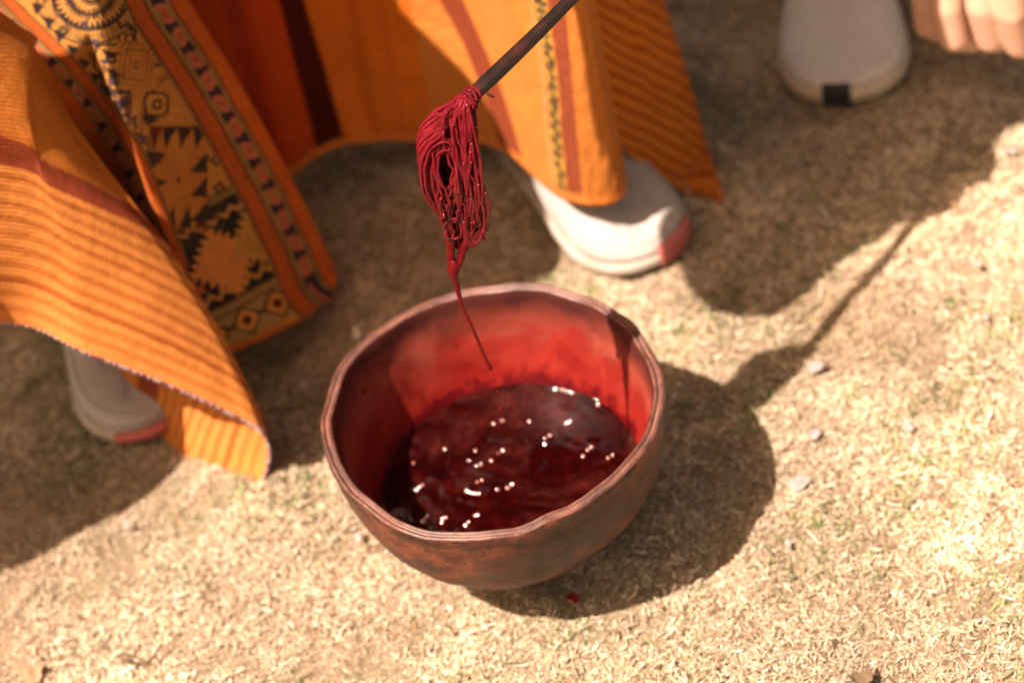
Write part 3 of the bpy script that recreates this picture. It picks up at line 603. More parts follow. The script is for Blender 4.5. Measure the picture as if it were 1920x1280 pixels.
# --- decorated panel behind the flap; its woven pattern is drawn in the panel's own plane
def motif_panel(X, Y):
    """woven pattern over panel coordinates (units: 1/1000 of the panel's drawing), returns albedo"""
    X, Y = X + .6 * vnoise(X / 5, Y / 5, 64) + .8 * vnoise(X / 14, Y / 14, 65), Y + .6 * vnoise(X / 5, Y / 5, 66)
    C = np.broadcast_to(GOLD * np.array([.95, .88, .8]), X.shape + (3,)).copy()
    # border coordinate e: distance inwards from the outer (right) edge; a: along it
    def edge(pts):
        pts = np.array(pts, float); best = np.full(X.shape, 1e9); al = np.zeros(X.shape); acc = 0.
        for p, q in zip(pts[:-1], pts[1:]):
            d = q - p; L = np.hypot(*d); t = ((X - p[0]) * d[0] + (Y - p[1]) * d[1]) / L
            tc = np.clip(t, 0, L); dx = X - p[0] - d[0] / L * tc; dy = Y - p[1] - d[1] / L * tc; dd = np.hypot(dx, dy)
            sg = np.sign((X - p[0]) * d[1] - (Y - p[1]) * d[0]); m = dd < np.abs(best); best = np.where(m, dd * -sg, best); al = np.where(m, acc + tc, al); acc += L
        return best, al
    er, ar = edge([(250,-200),(345,0),(420,112),(480,218),(545,332),(598,440),(626,512)])      # outer right edge, inside positive
    el, al_ = edge([(-150,-110),(0,41),(101,139),(169,221),(221,300),(262,400),(300,500)])                # lower-left edge of the left border
    eb, ab = edge([(300,718),(430,660),(560,607),(640,560)])                                     # hem
    er = -er if np.median(er[(X > 300) & (X < 330) & (Y > 200) & (Y < 230)]) < 0 else er
    el = -el if np.median(el[(X > 300) & (X < 330) & (Y > 200) & (Y < 230)]) < 0 else el
    eb = -eb if np.median(eb[(X > 300) & (X < 330) & (Y > 200) & (Y < 230)]) < 0 else eb
    gold = GOLD; dark = BLACK
    # ---------- big motifs in the field
    def zig(p0, p1, amp, per, wid, c):
        nonlocal C
        d = np.array(p1, float) - p0; L = np.hypot(*d); d /= L; s = (X - p0[0]) * d[0] + (Y - p0[1]) * d[1]; n_ = -(X - p0[0]) * d[1] + (Y - p0[1]) * d[0]
        z = amp * (np.abs(((s / per) % 1) * 2 - 1) * 2 - 1); C = lay(C, band(n_ - z, -wid, wid, 1.2) * band(s, 0, L, 1), c)
    def poly(pts, c, e=1.0):
        nonlocal C
        pts = np.array(pts, float); m = np.full(X.shape, 1e9); ctr = pts.mean(0)
        for p, q in zip(pts, np.roll(pts, -1, 0)):
            d = q - p; n_ = np.array([d[1], -d[0]]) / np.hypot(*d)
            if np.dot(ctr - p, n_) < 0: n_ = -n_
            m = np.minimum(m, (X - p[0]) * n_[0] + (Y - p[1]) * n_[1])
        C = lay(C, sm(m, -e, e), c)
    def ring(cx, cy, r0, r1, c, sx=1., sy=1.):
        nonlocal C
        ax_ = np.abs(X - cx); ay_ = np.abs(Y - cy); d = np.maximum(np.maximum(ax_, ay_), (np.floor(ax_ / 4) + np.floor(ay_ / 4)) * 2.7); C = lay(C, band(d, r0, r1, 1.0), c)
    def rect_ring(cx, cy, hw, hh, wd, c, rot=0.):
        nonlocal C
        ca, sa = math.cos(rot), math.sin(rot); x = (X - cx) * ca + (Y - cy) * sa; y = -(X - cx) * sa + (Y - cy) * ca
        m = np.maximum(np.abs(x) - hw, np.abs(y) - hh); C = lay(C, band(m, -wd, 0, .7), c)
    # lowest star block on black
    a0 = math.atan2(-52, 190)
    d = np.array([math.cos(-.50), math.sin(-.50)]); S = (X - 350) * d[0] + (Y - 565) * d[1]; N = -(X - 350) * d[1] + (Y - 565) * d[0]
    blk = band(S, -60, 260, 1) * band(N, -135, 36, 1); C = lay(C, blk, dark)
    C = lay(C, band(N, -150, -134, 1.2) * band(S, -90, 260, 1), OLIVE * .8); C = lay(C, band(N, -153, -150, 1) * band(S, -90, 260, 1), dark); C = lay(C, band(N, -136, -133, 1) * band(S, -90, 260, 1), dark)
    def zz(n0, amp, per, wid, c, lo=-70, hi=260):
        nonlocal C
        z = amp * (np.abs(((S / per) % 1) * 2 - 1) * 2 - 1); C = lay(C, band(N - n0 - z, -wid, wid, 1.0) * band(S, lo, hi, 1), c)
    zz(-112, 6, 28, 4.6, gold * .95); zz(18, 6, 28, 4.6, gold * .95)
    def star(cx, cy, r, teeth, c, c2):
        nonlocal C
        x = (X - cx) * math.cos(.5) - (Y - cy) * math.sin(.5); y = (X - cx) * math.sin(.5) + (Y - cy) * math.cos(.5); q = 23.0
        m = np.abs(x) + np.abs(y) * 1.0; tooth = np.abs(((np.abs(x) - np.abs(y)) / q % 1) * 2 - 1) * 24
        C = lay(C, 1 - sm(m + tooth, r * 1.38 - 1.5, r * 1.38 + 1.5), c)
        for k in range(4): C = lay(C, band(m, 10 + 11 * k, 12.5 + 11 * k, .8) * (1 - sm(m + tooth, r * 1.38 - 9, r * 1.38 - 6)), c2)
    star(418, 490, 58, 26, np.array([.52, .20, .05]), np.array([.40, .13, .03])); star(497, 440, 62, 26, GOLD * .9, OLIVE); star(345, 560, 40, 24, np.array([.40, .11, .03]), RUST)
    C = lay(C, band(N, 37, 56, 1) * band(S, -90, 270, 1), OLIVE); C = lay(C, band(N, 36, 39, .8) + band(N, 55, 58, .8), dark)
    # hem border: pointed lozenges in black outline
    nb = N - 58; C = lay(C, band(nb, 0, 60, 1), OLIVE * 1.15)
    per = 66.; q = ((S + 18) % per) - per / 2
    loz = np.abs(q) * .9 + np.abs(nb - 26) * .95
    tri = np.abs(q + 33 - per * np.round((q + 33) / per)); C = lay(C, band(nb - 6 - np.abs(q) * .62, -3.2, 3.2, 1) * band(nb, 0, 50, 1), dark)
    C = lay(C, 1 - sm(loz, 27, 29), dark); C = lay(C, 1 - sm(loz, 21, 23), np.array([.56, .24, .05])); C = lay(C, 1 - sm(loz, 10.5, 12.5), np.where((np.round((S + 18 - q) / per).astype(int) % 2 == 0)[..., None], RUST * .4, dark))
    # nested rectangle with triangle rows
    x0, x1, y0, y1 = 276, 386, 236, 430
    C = lay(C, band(X, x0, x1, 1) * band(Y, y0, y1, 1), GOLD * np.array([.9, .72, .6]))
    for k in range(6): rect_ring(333, 338, 9 + k * 6.6, 12 + k * 8.2, 1.6, np.array([.36, .11, .025]))
    poly([(330,333),(337,333),(337,345),(330,345)], RUST)
    for i in range(4):
        xa = x0 + 4 + i * 27; poly([(xa - 2, y0 + 1), (xa + 26, y0 + 1), (xa + 3, y0 + 46)], dark if i else RUST * .5)
        poly([(xa + 1, y1 - 2), (xa + 25, y1 - 2), (xa + 19, y1 - 46)], dark if i < 3 else RUST * .5)
    for i in range(3):
        ya = y0 + 48 + i * 46; poly([(x0 - 2, ya - 2), (x0 - 2, ya + 40), (x0 + 36, ya + 6 + 4 * i)], dark); poly([(x1 + 1, ya), (x1 + 1, ya + 40), (x1 - 32, ya + 38)], dark)
    for yy in (y0, y1 + 1): C = lay(C, band(Y, yy - 3, yy, .7) * band(X, x0, x1, 1), np.array([.40, .15, .03]))
    # ribbed arch above it
    arch = sm(-((X - 333) / 62) ** 2 - ((Y - 236) / 92) ** 2 + 1, -.05, .05) * (Y < 234)
    C = lay(C, arch, GOLD * np.array([.98, .82, .7])); C = lay(C, arch * band(((X - 333) / (1 + (236 - Y) * -.004)) % 9, 0, 2.2, .7) * .7, OLIVE)
    C = lay(C, arch * band(Y % 11, 0, 1.5, .6) * .5, OLIVE)
    rim_ = ((X - 333) / 62) ** 2 + ((Y - 236) / 92) ** 2; C = lay(C, band(rim_, 1.02, 1.42, .02) * (Y < 236) * (X < 345), np.array([.30, .12, .03])); C = lay(C, band(rim_, 1.0, 1.07, .02) * (Y < 236) * (((Y + X) % 12) < 7), dark)
    # face like block with nested squares and lobed crest
    rot = .10
    for cx, cy, rr in ((206,110,25),(222,196,20),(292,196,20),(240,72,17),(272,66,17),(296,104,18),(212,150,18)):
        C = lay(C, 1 - sm(np.maximum(np.maximum(np.abs(X - cx), np.abs(Y - cy)), (np.abs(X - cx) + np.abs(Y - cy)) * .68), rr - 1, rr + 1), GOLD); ring(cx, cy, rr - 1, rr + 4, dark); ring(cx + 2, cy, 4, 9, dark)
    C = lay(C, (1 - sm(np.maximum(np.abs(X - 254) - 36, np.abs(Y - 122) - 44), -1, 1)), GOLD * np.array([.92, .78, .65]))
    for k in range(4): rect_ring(254, 122, 5 + k * 8.5, 8 + k * 10.5, 2.6, BLACK * 2 if k % 2 == 0 else np.array([.2, .08, .02]), rot)
    for pts in (((188,92),(226,100),(206,112)),((286,120),(316,112),(312,130)),((232,170),(246,168),(236,214)),((262,214),(300,224),(276,236)),((202,128),(232,142),(206,146)),((280,30),(306,58),(286,54)),((176,60),(190,88),(180,92))): poly(pts, dark)
    # curl rows
    for i in range(9):
        cx = 188 + 12 * i * .95; cy = 150 + 18 * i; ring(cx, cy, 6, 9.5, dark); ring(cx + 14, cy + 6, 4, 7, np.array([.12, .03, .05]))
    # beaded arc and zigzags at the top
    dd = np.hypot((X - 170), (Y + 10) * 1.08)
    C = lay(C, (dd < 78) * 1.0, dark); ang = np.arctan2(Y + 10, X - 170)
    C = lay(C, band(dd + 7 * (np.abs(((ang * 6.0) % 1) * 2 - 1) * 2 - 1), 48, 60, 1.2), gold); C = lay(C, band(dd + 6 * (np.abs(((ang * 5.0) % 1) * 2 - 1) * 2 - 1), 20, 32, 1.2), gold); C = lay(C, (dd < 12) * 1., gold)
    C = lay(C, band(dd, 72, 98, 1), GOLD * .9); C = lay(C, band(dd, 72, 98, 1) * ((np.sin(ang * 60) > .35) | (np.abs(dd - 85) < 1.2)) * .85, OLIVE * .6); C = lay(C, band(dd, 97, 101, 1) + band(dd, 69, 73, 1), dark)
    # dark marks left of the lit ridge
    for i in range(8):
        cx = 60 + 22 * i; cy = 4 + 26 * i; poly([(cx, cy), (cx + 26, cy + 6), (cx + 10, cy + 26)], dark); poly([(cx + 18, cy - 14), (cx + 34, cy - 8), (cx + 26, cy + 8)], np.array([.12, .06, .02]))
    for i in range(7): poly([(150 + 18 * i, 40 + 36 * i), (168 + 18 * i, 36 + 36 * i), (162 + 18 * i, 52 + 36 * i)], np.array([.05, .04, .06]))
    zig((190, 205), (318, 470), 7, 26, 4.5, dark); zig((386, 205), (470, 360), 6, 24, 4, dark); zig((206, 40), (300, 70), 6, 22, 4, dark)
    # small filling motifs: stepped diamonds and dots between the big figures
    for cx, cy in ((196,230),(214,282),(236,330),(262,380),(250,258),(395,250),(402,300),(408,352),(300,455),(330,470),(396,400),(350,150),(120,60),(300,30),(180,190)):
        st_ = np.floor(np.abs(X - cx) / 4) + np.floor(np.abs(Y - cy) / 4); C = lay(C, (st_ <= 2) * (st_ > 0) * .9, dark)
    hatch = ((np.floor(X / 3.2) + np.floor(Y / 3.2)) % 2) * band(X, 150, 420, 2) * band(Y, -10, 470, 2); C = lay(C, hatch * .22, OLIVE * .7)
    # ---------- borders
    def border(e, a, flip=False):
        nonlocal C
        fld = e < 131
        C = lay(C, sm(132 - e, -1, 1), OLIVE * .9); C = lay(C, band(e, 122, 128, 1), np.array([.09, .03, .012]))
        C = lay(C, band(e, 88, 122, 1), RUSTO * np.array([.95, .85, .8])); C = lay(C, band(e, 82, 88, 1), np.array([.08, .022, .012])); C = lay(C, band(e, 74, 82, 1), OLIVE)
        C = lay(C, band(e, 42, 74, 1), BLACK * 1.6)
        per = 50.; k = np.floor(a / per); q = a - (k + .5) * per; tl = np.where(k % 2 == 0, 1, -1) * .28
        xx = (e - 58) * .95 + q * tl; ov = (np.abs(xx) / 13) ** 2.6 + (np.abs(q) / 18.5) ** 2.6
        C = lay(C, 1 - sm(ov, .9, 1.15), PINK); C = lay(C, band(ov, .16, .30, .05) * .55, RUST); C = lay(C, (1 - sm(ov, .02, .07)) * .8, RUST)
        bow = np.abs(np.abs(q) - 25); C = lay(C, band(e, 42, 50, 1) * sm(bow, 10, 13), OLIVE * .9); C = lay(C, band(e, 66, 74, 1) * sm(bow, 9, 12), OLIVE * .9)
        C = lay(C, band(e, 36, 42, 1), OLIVE); C = lay(C, band(e, 31, 36, 1), np.array([.09, .025, .012])); C = lay(C, sm(31 - e, -1, 1), RUSTO * np.array([1.1, 1.0, .9]))
    keep = sm(N, 88, 92)
    Cb = C.copy(); border(er * 1.24, ar); C = C * (1 - 0) if True else Cb
    # left border is narrower in drawing; its outer side runs on into plain rust red cloth
    m = sm(54 - el, -1, 1); C0 = C.copy(); border(el * 1.9 + 31, al_ + 14); C = C0 * (1 - m[..., None]) + C * m[..., None]
    C = lay(C, 1 - sm(el, 0, 2), np.array([.40, .085, .015]))
    C = lay(C, 1 - sm(eb, 9, 12), RUSTO)
    grid = (np.sin(X * 1.35) * np.sin(Y * 1.35)); C = C * (1 + .16 * grid)[..., None] * (1 + .07 * vnoise(X / 22, Y / 22, 61))[..., None]
    return np.clip(C, .004, .9)
def build_panel():
    # control net: rows from above the frame down to the hem, columns from the valley by the flap to the outer edge: (px, py, y)
    rows = [
        [(-190,-160,.262),(-40,-165,.268),(60,-170,.252),(110,-175,.232),(160,-180,.246),(210,-190,.275),(262,-200,.305)],
        [(-110,-20,.258),(20,-40,.264),(100,-40,.246),(142,-45,.224),(195,-50,.240),(255,-55,.272),(322,-60,.306)],
        [(-20,90,.252),(80,70,.257),(140,60,.240),(176,55,.218),(230,50,.236),(300,50,.272),(382,50,.308)],
        [(60,200,.245),(140,180,.248),(190,170,.232),(216,165,.213),(275,160,.233),(355,165,.270),(452,165,.310)],
        [(130,310,.236),(195,290,.238),(232,280,.224),(256,275,.208),(320,272,.230),(410,276,.268),(514,276,.312)],
        [(190,430,.226),(245,410,.226),(275,398,.214),(300,395,.204),(368,390,.228),(462,388,.268),(572,386,.314)],
        [(240,560,.214),(290,535,.212),(320,522,.206),(346,515,.202),(414,505,.228),(505,495,.268),(614,480,.316)],
        [(270,660,.206),(320,640,.205),(350,628,.203),(378,618,.203),(445,600,.228),(530,570,.266),(628,520,.312)],
        [(300,720,.203),(346,700,.202),(375,686,.202),(402,674,.204),(462,648,.228),(545,610,.262),(622,556,.300)],
    ]
    push = [.075, .066, .055, .044, .032, .020, .010, .003, 0]
    for r_, ps in enumerate(push):
        for c_ in range(7): x_, y_, d_ = rows[r_][c_]; rows[r_][c_] = (x_, y_, d_ + ps * (1.6, 1.5, 1.35, 1.1, .95, .75, .6)[c_])
    nu, nv = 340, 420
    G = bigrid(rows, nu, nv); P = at_y(G[..., 0], G[..., 1], G[..., 2])
    u = np.linspace(0, 1, nu)[:, None] + 0 * P[..., 0]; v = np.linspace(0, 1, nv)[None, :] + 0 * u
    P = P + (.0022 * vnoise(u * 9, v * 6, 62) + .0008 * vnoise(u * 40, v * 50, 63))[..., None] * np.array([.5, -.7, .3])
    return sheet('poncho_panel', P, metric_uv(P), motif_panel(G[..., 0], G[..., 1]), woman, label='panel of the poncho woven with black, gold and pink motifs')
build_panel()

# --- skirt hanging behind, over the right shoe
def skirt_color(hx, t, P):
    """hx runs along the hem (drawing units), t 0 top .. 1 hem"""
    C = np.broadcast_to(np.array([.50, .135, .016]), P.shape).copy()
    w = hx + 2.5 * vnoise(hx / 30, t * 6, 71)
    C = lay(C, 1 - sm(w, 545, 560), np.array([.36, .048, .010])); C = lay(C, band(w, 470, 520, 5) * .6, np.array([.22, .022, .006])); C = lay(C, band(w + 22 * (1 - t), 590, 652, 4), np.array([.05, .006, .005]))
    C = lay(C, band(w, 545, 590, 5), np.array([.38, .060, .012])); C = lay(C, band(w, 700, 716, 5) * .35, REDC); C = lay(C, band(w, 752, 764, 4) * .25, REDC)
    C = lay(C, band(w, 820, 2000, 10), np.array([.46, .17, .036]))
    w2 = w + 62 * np.clip(1 - (t - .42) / .58, 0, 1.7) ** 1.3
    C = lay(C, band(w2, 940, 983, 3), np.array([.19, .040, .015])); C = lay(C, band(w, 1051, 1065, 1.5), YELL * .5)
    z = ((t * 27 + .5 * vnoise(t * 25, hx / 9, 72)) % 1); C = lay(C, band(w, 1050, 1066, 1) * (band(z, .05, .52, .08) * (band(w, 1050, 1060, 2)) + band(z, .55, .98, .08) * band(w, 1056, 1066, 2)) * .9, BLACK)
    C = lay(C, band(w, 1043, 1047, 1) * .6, np.array([.35, .25, .12])); C = lay(C, band(w, 1068, 1095, 2), np.array([.21, .050, .020]))
    C = lay(C, band(w, 1096, 1190, 2) * (.5 + .5 * np.sin(w * 2 * np.pi / 15)) * .35, STRIPE)
    C = lay(C, sm(t, .965, .98), np.array([.52, .175, .035])); return C * (1 + .08 * vnoise(hx / 3, t * 120, 73))[..., None]
def build_skirt():
    # columns along the hem: (top px,py,y) (mid) (hem) and hx
    cols = [((250,-200,.43),(330,60,.425),(430,330,.415),400), ((360,-200,.435),(430,60,.430),(508,330,.418),470), ((420,-200,.44),(480,50,.435),(552,324,.422),545),
            ((470,-200,.455),(530,40,.45),(595,292,.432),590), ((535,-200,.465),(595,40,.46),(648,270,.440),652), ((620,-200,.465),(675,40,.458),(715,264,.440),716), ((690,-200,.455),(745,40,.450),(785,264,.436),785),
            ((750,-200,.44),(800,40,.436),(848,266,.426),848), ((810,-200,.42),(860,40,.416),(900,268,.410),900), ((860,-200,.395),(908,40,.40),(955,288,.396),950), ((905,-200,.37),(952,40,.372),(1002,330,.366),1000),
            ((960,-200,.345),(1005,40,.346),(1042,364,.342),1045), ((1000,-200,.328),(1040,40,.328),(1072,378,.330),1072), ((1035,-200,.316),(1070,40,.314),(1102,384,.320),1100), ((1065,-200,.312),(1098,30,.308),(1140,384,.314),1135),
            ((1080,-200,.322),(1112,30,.316),(1166,370,.318),1160), ((1084,-200,.345),(1118,30,.340),(1173,348,.338),1180), ((1078,-200,.375),(1112,30,.370),(1160,320,.365),1200)]
    fwd = lambda h: .042 * min(1, max(0, (h - 900) / 100)) * (1 if h < 1190 else .8)
    rows = [[(c[i][0], c[i][1], c[i][2] - fwd(c[3]), c[3]) for c in cols] for i in range(3)]
    r0 = [tuple((np.array(a) + np.array(b)) / 2) for a, b in zip(rows[0], rows[1])]; r1 = [tuple((np.array(a) + np.array(b)) / 2) for a, b in zip(rows[1], rows[2])]
    nu, nv = 320, 130; G = bigrid([rows[0], r0, rows[1], r1, rows[2]], nu, nv); P = at_y(G[..., 0], G[..., 1], G[..., 2])
    t = np.linspace(0, 1, nv)[None, :] + 0 * P[..., 0]; u = np.linspace(0, 1, nu)[:, None] + 0 * t
    P = P + (.0030 * vnoise(u * 26 - t * 3, t * 3, 74) + .0009 * vnoise(u * 60, t * 40, 75))[..., None] * np.array([.2, -.8, .4])
    sk = sheet('skirt', P, metric_uv(P), skirt_color(G[..., 3], t, P), woman, .003, 'orange and red striped skirt hanging to the ground')
    # the further fold with fine stripes, its lower corner resting on the grass
    rows = [[(1065,-190,.372),(1110,-190,.385),(1160,-190,.400),(1205,-190,.418),(1235,-190,.440)], [(1085,-40,.366),(1135,-40,.382),(1180,-40,.398),(1215,-40,.418),(1236,-40,.440)],
            [(1105,100,.360),(1160,100,.376),(1210,98,.392),(1250,96,.412),(1272,92,.432)], [(1130,200,.352),(1190,215,.366),(1245,225,.380),(1290,230,.398),(1311,230,.412)],
            [(1150,262,.346),(1212,300,.352),(1272,338,.358),(1325,358,.364),(1343,352,.370)], [(1158,276,.344),(1222,322,.344),(1285,366,.338),(1340,402,.322),(1368,407,.300)]]
    G = bigrid(rows, 170, 130); P = at_y(G[..., 0], G[..., 1], G[..., 2]); P[..., 2] = np.maximum(P[..., 2], .002)
    t = np.linspace(0, 1, 130)[None, :] + 0 * P[..., 0]; u = np.linspace(0, 1, 170)[:, None] + 0 * t
    C = np.broadcast_to(np.array([.58, .185, .026]), P.shape).copy()
    q = G[..., 1] - .55 * G[..., 0] + 6 * vnoise(u * 8, t * 8, 78); st = .5 + .5 * np.sin(q * 2 * np.pi / 25.); C = lay(C, sm(st, .45, .8) * .85, np.array([.30, .062, .010]))
    C = lay(C, (1 - sm(q, -700, -670)) * (u > .45), np.array([.26, .025, .008])); C = lay(C, sm(t, .975, .985), np.array([.25, .16, .09])); C = lay(C, sm(u, .97, .985) * .6, STRIPE)
    P = P + (.0022 * vnoise(u * 10, t * 6, 79))[..., None] * np.array([.5, -.5, .3])
    sheet('skirt_fold', P, metric_uv(P), C * (1 + .08 * vnoise(u * 200, t * 200, 80))[..., None], woman, label='striped back fold of the skirt, its corner touching the grass')
build_skirt()

def build_back():  # dark sheet added behind the skirt to darken the gap under its hem
    th = np.radians(np.linspace(24, 176, 150)); v = np.linspace(0, 1, 40); T, Vv = np.meshgrid(th, v, indexing='ij')
    rx = .31 + .012 * np.sin(T * 17) + .01 * (1 - Vv); ry = .11 + .012 * np.sin(T * 17 + 1) + .03 * (1 - Vv)
    P = np.stack([-.09 + rx * np.cos(T), .46 + ry * np.sin(T), .004 + .62 * Vv], -1)
    C = np.broadcast_to(np.array([.10, .022, .008]), P.shape).copy(); C = lay(C, (np.sin(T * 24) > .6) * 1., MAROON)
    sheet('skirt_light_block', P, metric_uv(P), C, woman, .003, 'dark red sheet added behind the skirt to block sky light')
build_back()

# --- unseen poncho sheets above the frame, shaped to cast shade on ground and cloth
def build_shade_sheets():
    def shade_sheet(name, uvpoly, z0, dome, label):
        """unseen shade caster: outline given where its shade meets the ground"""
        k = 1 / math.tan(SUN_EL); off = np.array([math.cos(SUN_AZ), math.sin(SUN_AZ)]) * k
        pts = crom_even(np.array(list(uvpoly) + [uvpoly[0]], float), 140)[:-1]
        bm = bmesh.new(); vs_ = [bm.verts.new((x, y, 0)) for x, y in pts]; bm.faces.new(vs_); bmesh.ops.triangulate(bm, faces=bm.faces[:])
        for _ in range(3): bmesh.ops.subdivide_edges(bm, edges=[e for e in bm.edges if e.calc_length() > .02], cuts=1)
        bmesh.ops.triangulate(bm, faces=bm.faces[:]); A = np.array([v.co[:2] for v in bm.verts]); Fc = [tuple(v.index for v in f.verts) for f in bm.faces] if bm.verts.index_update() is None else []
        bm.free(); Z = z0(A) + dome * vnoise(A[:, 0] * 9 + 9, A[:, 1] * 9 + 9, 88)
        P = np.stack([A[:, 0] - off[0] * Z, A[:, 1] - off[1] * Z, Z], -1)
        o = mesh_obj(name, P, Fc, M['cloth'], uv=A, col=np.broadcast_to(ORANGE, P.shape)); md = o.modifiers.new('thickness', 'SOLIDIFY'); md.thickness = .004; o['label'] = label; adopt(o, woman)
    shade_sheet('poncho_shade_sheet', [(.184,.232),(.196,.198),(.224,.177),(.252,.175),(.29,.196),(.33,.221),(.394,.249),(.430,.262),(.462,.267),(.478,.290),(.485,.318),(.52,.343),(.66,.48),(.72,.70),(.70,.95),(.40,1.0),(.25,.98),(.225,.60),(.235,.46),(.266,.40),(.300,.356),(.275,.334),(.240,.320),(.212,.307),(.189,.280)],
         lambda A: .60 + .25 * np.clip(A[..., 1] - .35, 0, .6) + .0 * A[..., 0], .03, 'unseen poncho sheet shaped to cast the shade right of the bowl')
    shade_sheet('poncho_shade_sheet', [(-.02,.235),(.02,.245),(.058,.276),(.082,.292),(.094,.36),(.114,.43),(.10,.50),(.07,.62),(.12,.80),(.20,.95),(-.05,.98),(-.30,.95),(-.20,.56),(-.10,.47),(-.03,.425),(-.012,.392),(-.05,.350),(-.075,.320),(-.104,.280),(-.097,.24),(-.07,.215)],
         lambda A: .62 + .22 * np.clip(A[..., 1] - .4, 0, .6), .02, 'unseen poncho sheet shaped to cast the shade left of the bowl')
build_shade_sheets()
skin = mat_plain('skin', (.52, .29, .20), .5, .25, 500, .12, .4)
leg_cloth = mat_plain('dark_leggings', (.020, .024, .018), .85, .3, 400)
def build_woman_body():
    hip = .46
    caps = [((.085,.46,.10), .034, (.10,.52,.46), .055), ((.10,.52,.46), .058, (-.02,.88,.44), .085), ((-.365,.40,.10), .034, (-.36,.42,.46), .055), ((-.36,.42,.46), .058, (-.22,.88,.44), .085),
            ((-.12,.90,.44), .13, (-.11,.82,.80), .12), ((-.11,.82,.80), .12, (-.11,.74,.96), .10), ((-.11,.74,.98), .05, (-.10,.66,1.10), .05),
            ((-.10,.64,1.13), .078, (-.10,.66,1.20), .088), ((-.10,.555,1.12), .020, (-.10,.56,1.10), .020), ((-.10,.58,1.07), .040, (-.10,.60,1.10), .05),
            ((.06,.74,.95), .055, (.14,.50,.72), .045), ((.14,.50,.72), .045, (.185,.20,.50), .030), ((-.28,.74,.95), .055, (-.34,.52,.74), .045), ((-.34,.52,.74), .045, (-.24,.36,.62), .032)]
    # hand closed round the stick
    d = STICK_B - STICK_A; d = d / np.linalg.norm(d); c = STICK_A + d * .232; up = np.array([0, 0, 1.]); sd = np.cross(d, up)
    caps.append((tuple(c + up * .02 - sd * .012 + d * .02), .024, tuple(c + up * .022 - sd * .006 - d * .01), .022))
    for k in range(4):
        o = c + d * (-.030 + .019 * k); ring = [o + .016 * (math.cos(a) * sd + math.sin(a) * up) for a in np.radians([150, 90, 20, -50, -120 - 6 * k])]
        for p, q in zip(ring[:-1], ring[1:]): caps.append((tuple(p), .0088, tuple(q), .008))
    th = [c + up * .018 - sd * .02 - d * .02, c - d * .046 - sd * .012 + up * .008, c - d * .056 + up * .010]
    for p, q in zip(th[:-1], th[1:]): caps.append((tuple(p), .0105, tuple(q), .009))
    b = capsule_body('body', caps, skin, .007, 5); adopt(b, woman)
    # dark leggings on the shins and black hair
    lg = capsule_body('leggings', [((.085,.46,.11), .043, (.10,.52,.46), .064), ((.10,.52,.46), .066, (-.02,.88,.44), .095), ((-.365,.40,.11), .043, (-.36,.42,.46), .064), ((-.36,.42,.46), .066, (-.22,.88,.44), .095), ((-.02,.88,.44), .1, (-.22,.88,.44), .1)], leg_cloth, .01, 4); adopt(lg, woman)
    hr = capsule_body('hair', [((-.10,.69,1.15), .088, (-.10,.70,1.22), .088), ((-.16,.72,1.12), .03, (-.19,.72,.85), .022), ((-.04,.72,1.12), .03, (-.01,.72,.85), .022)], mat_plain('black_hair', (.012, .010, .009), .45, .5, 900), .009, 3); adopt(hr, woman)
build_woman_body()

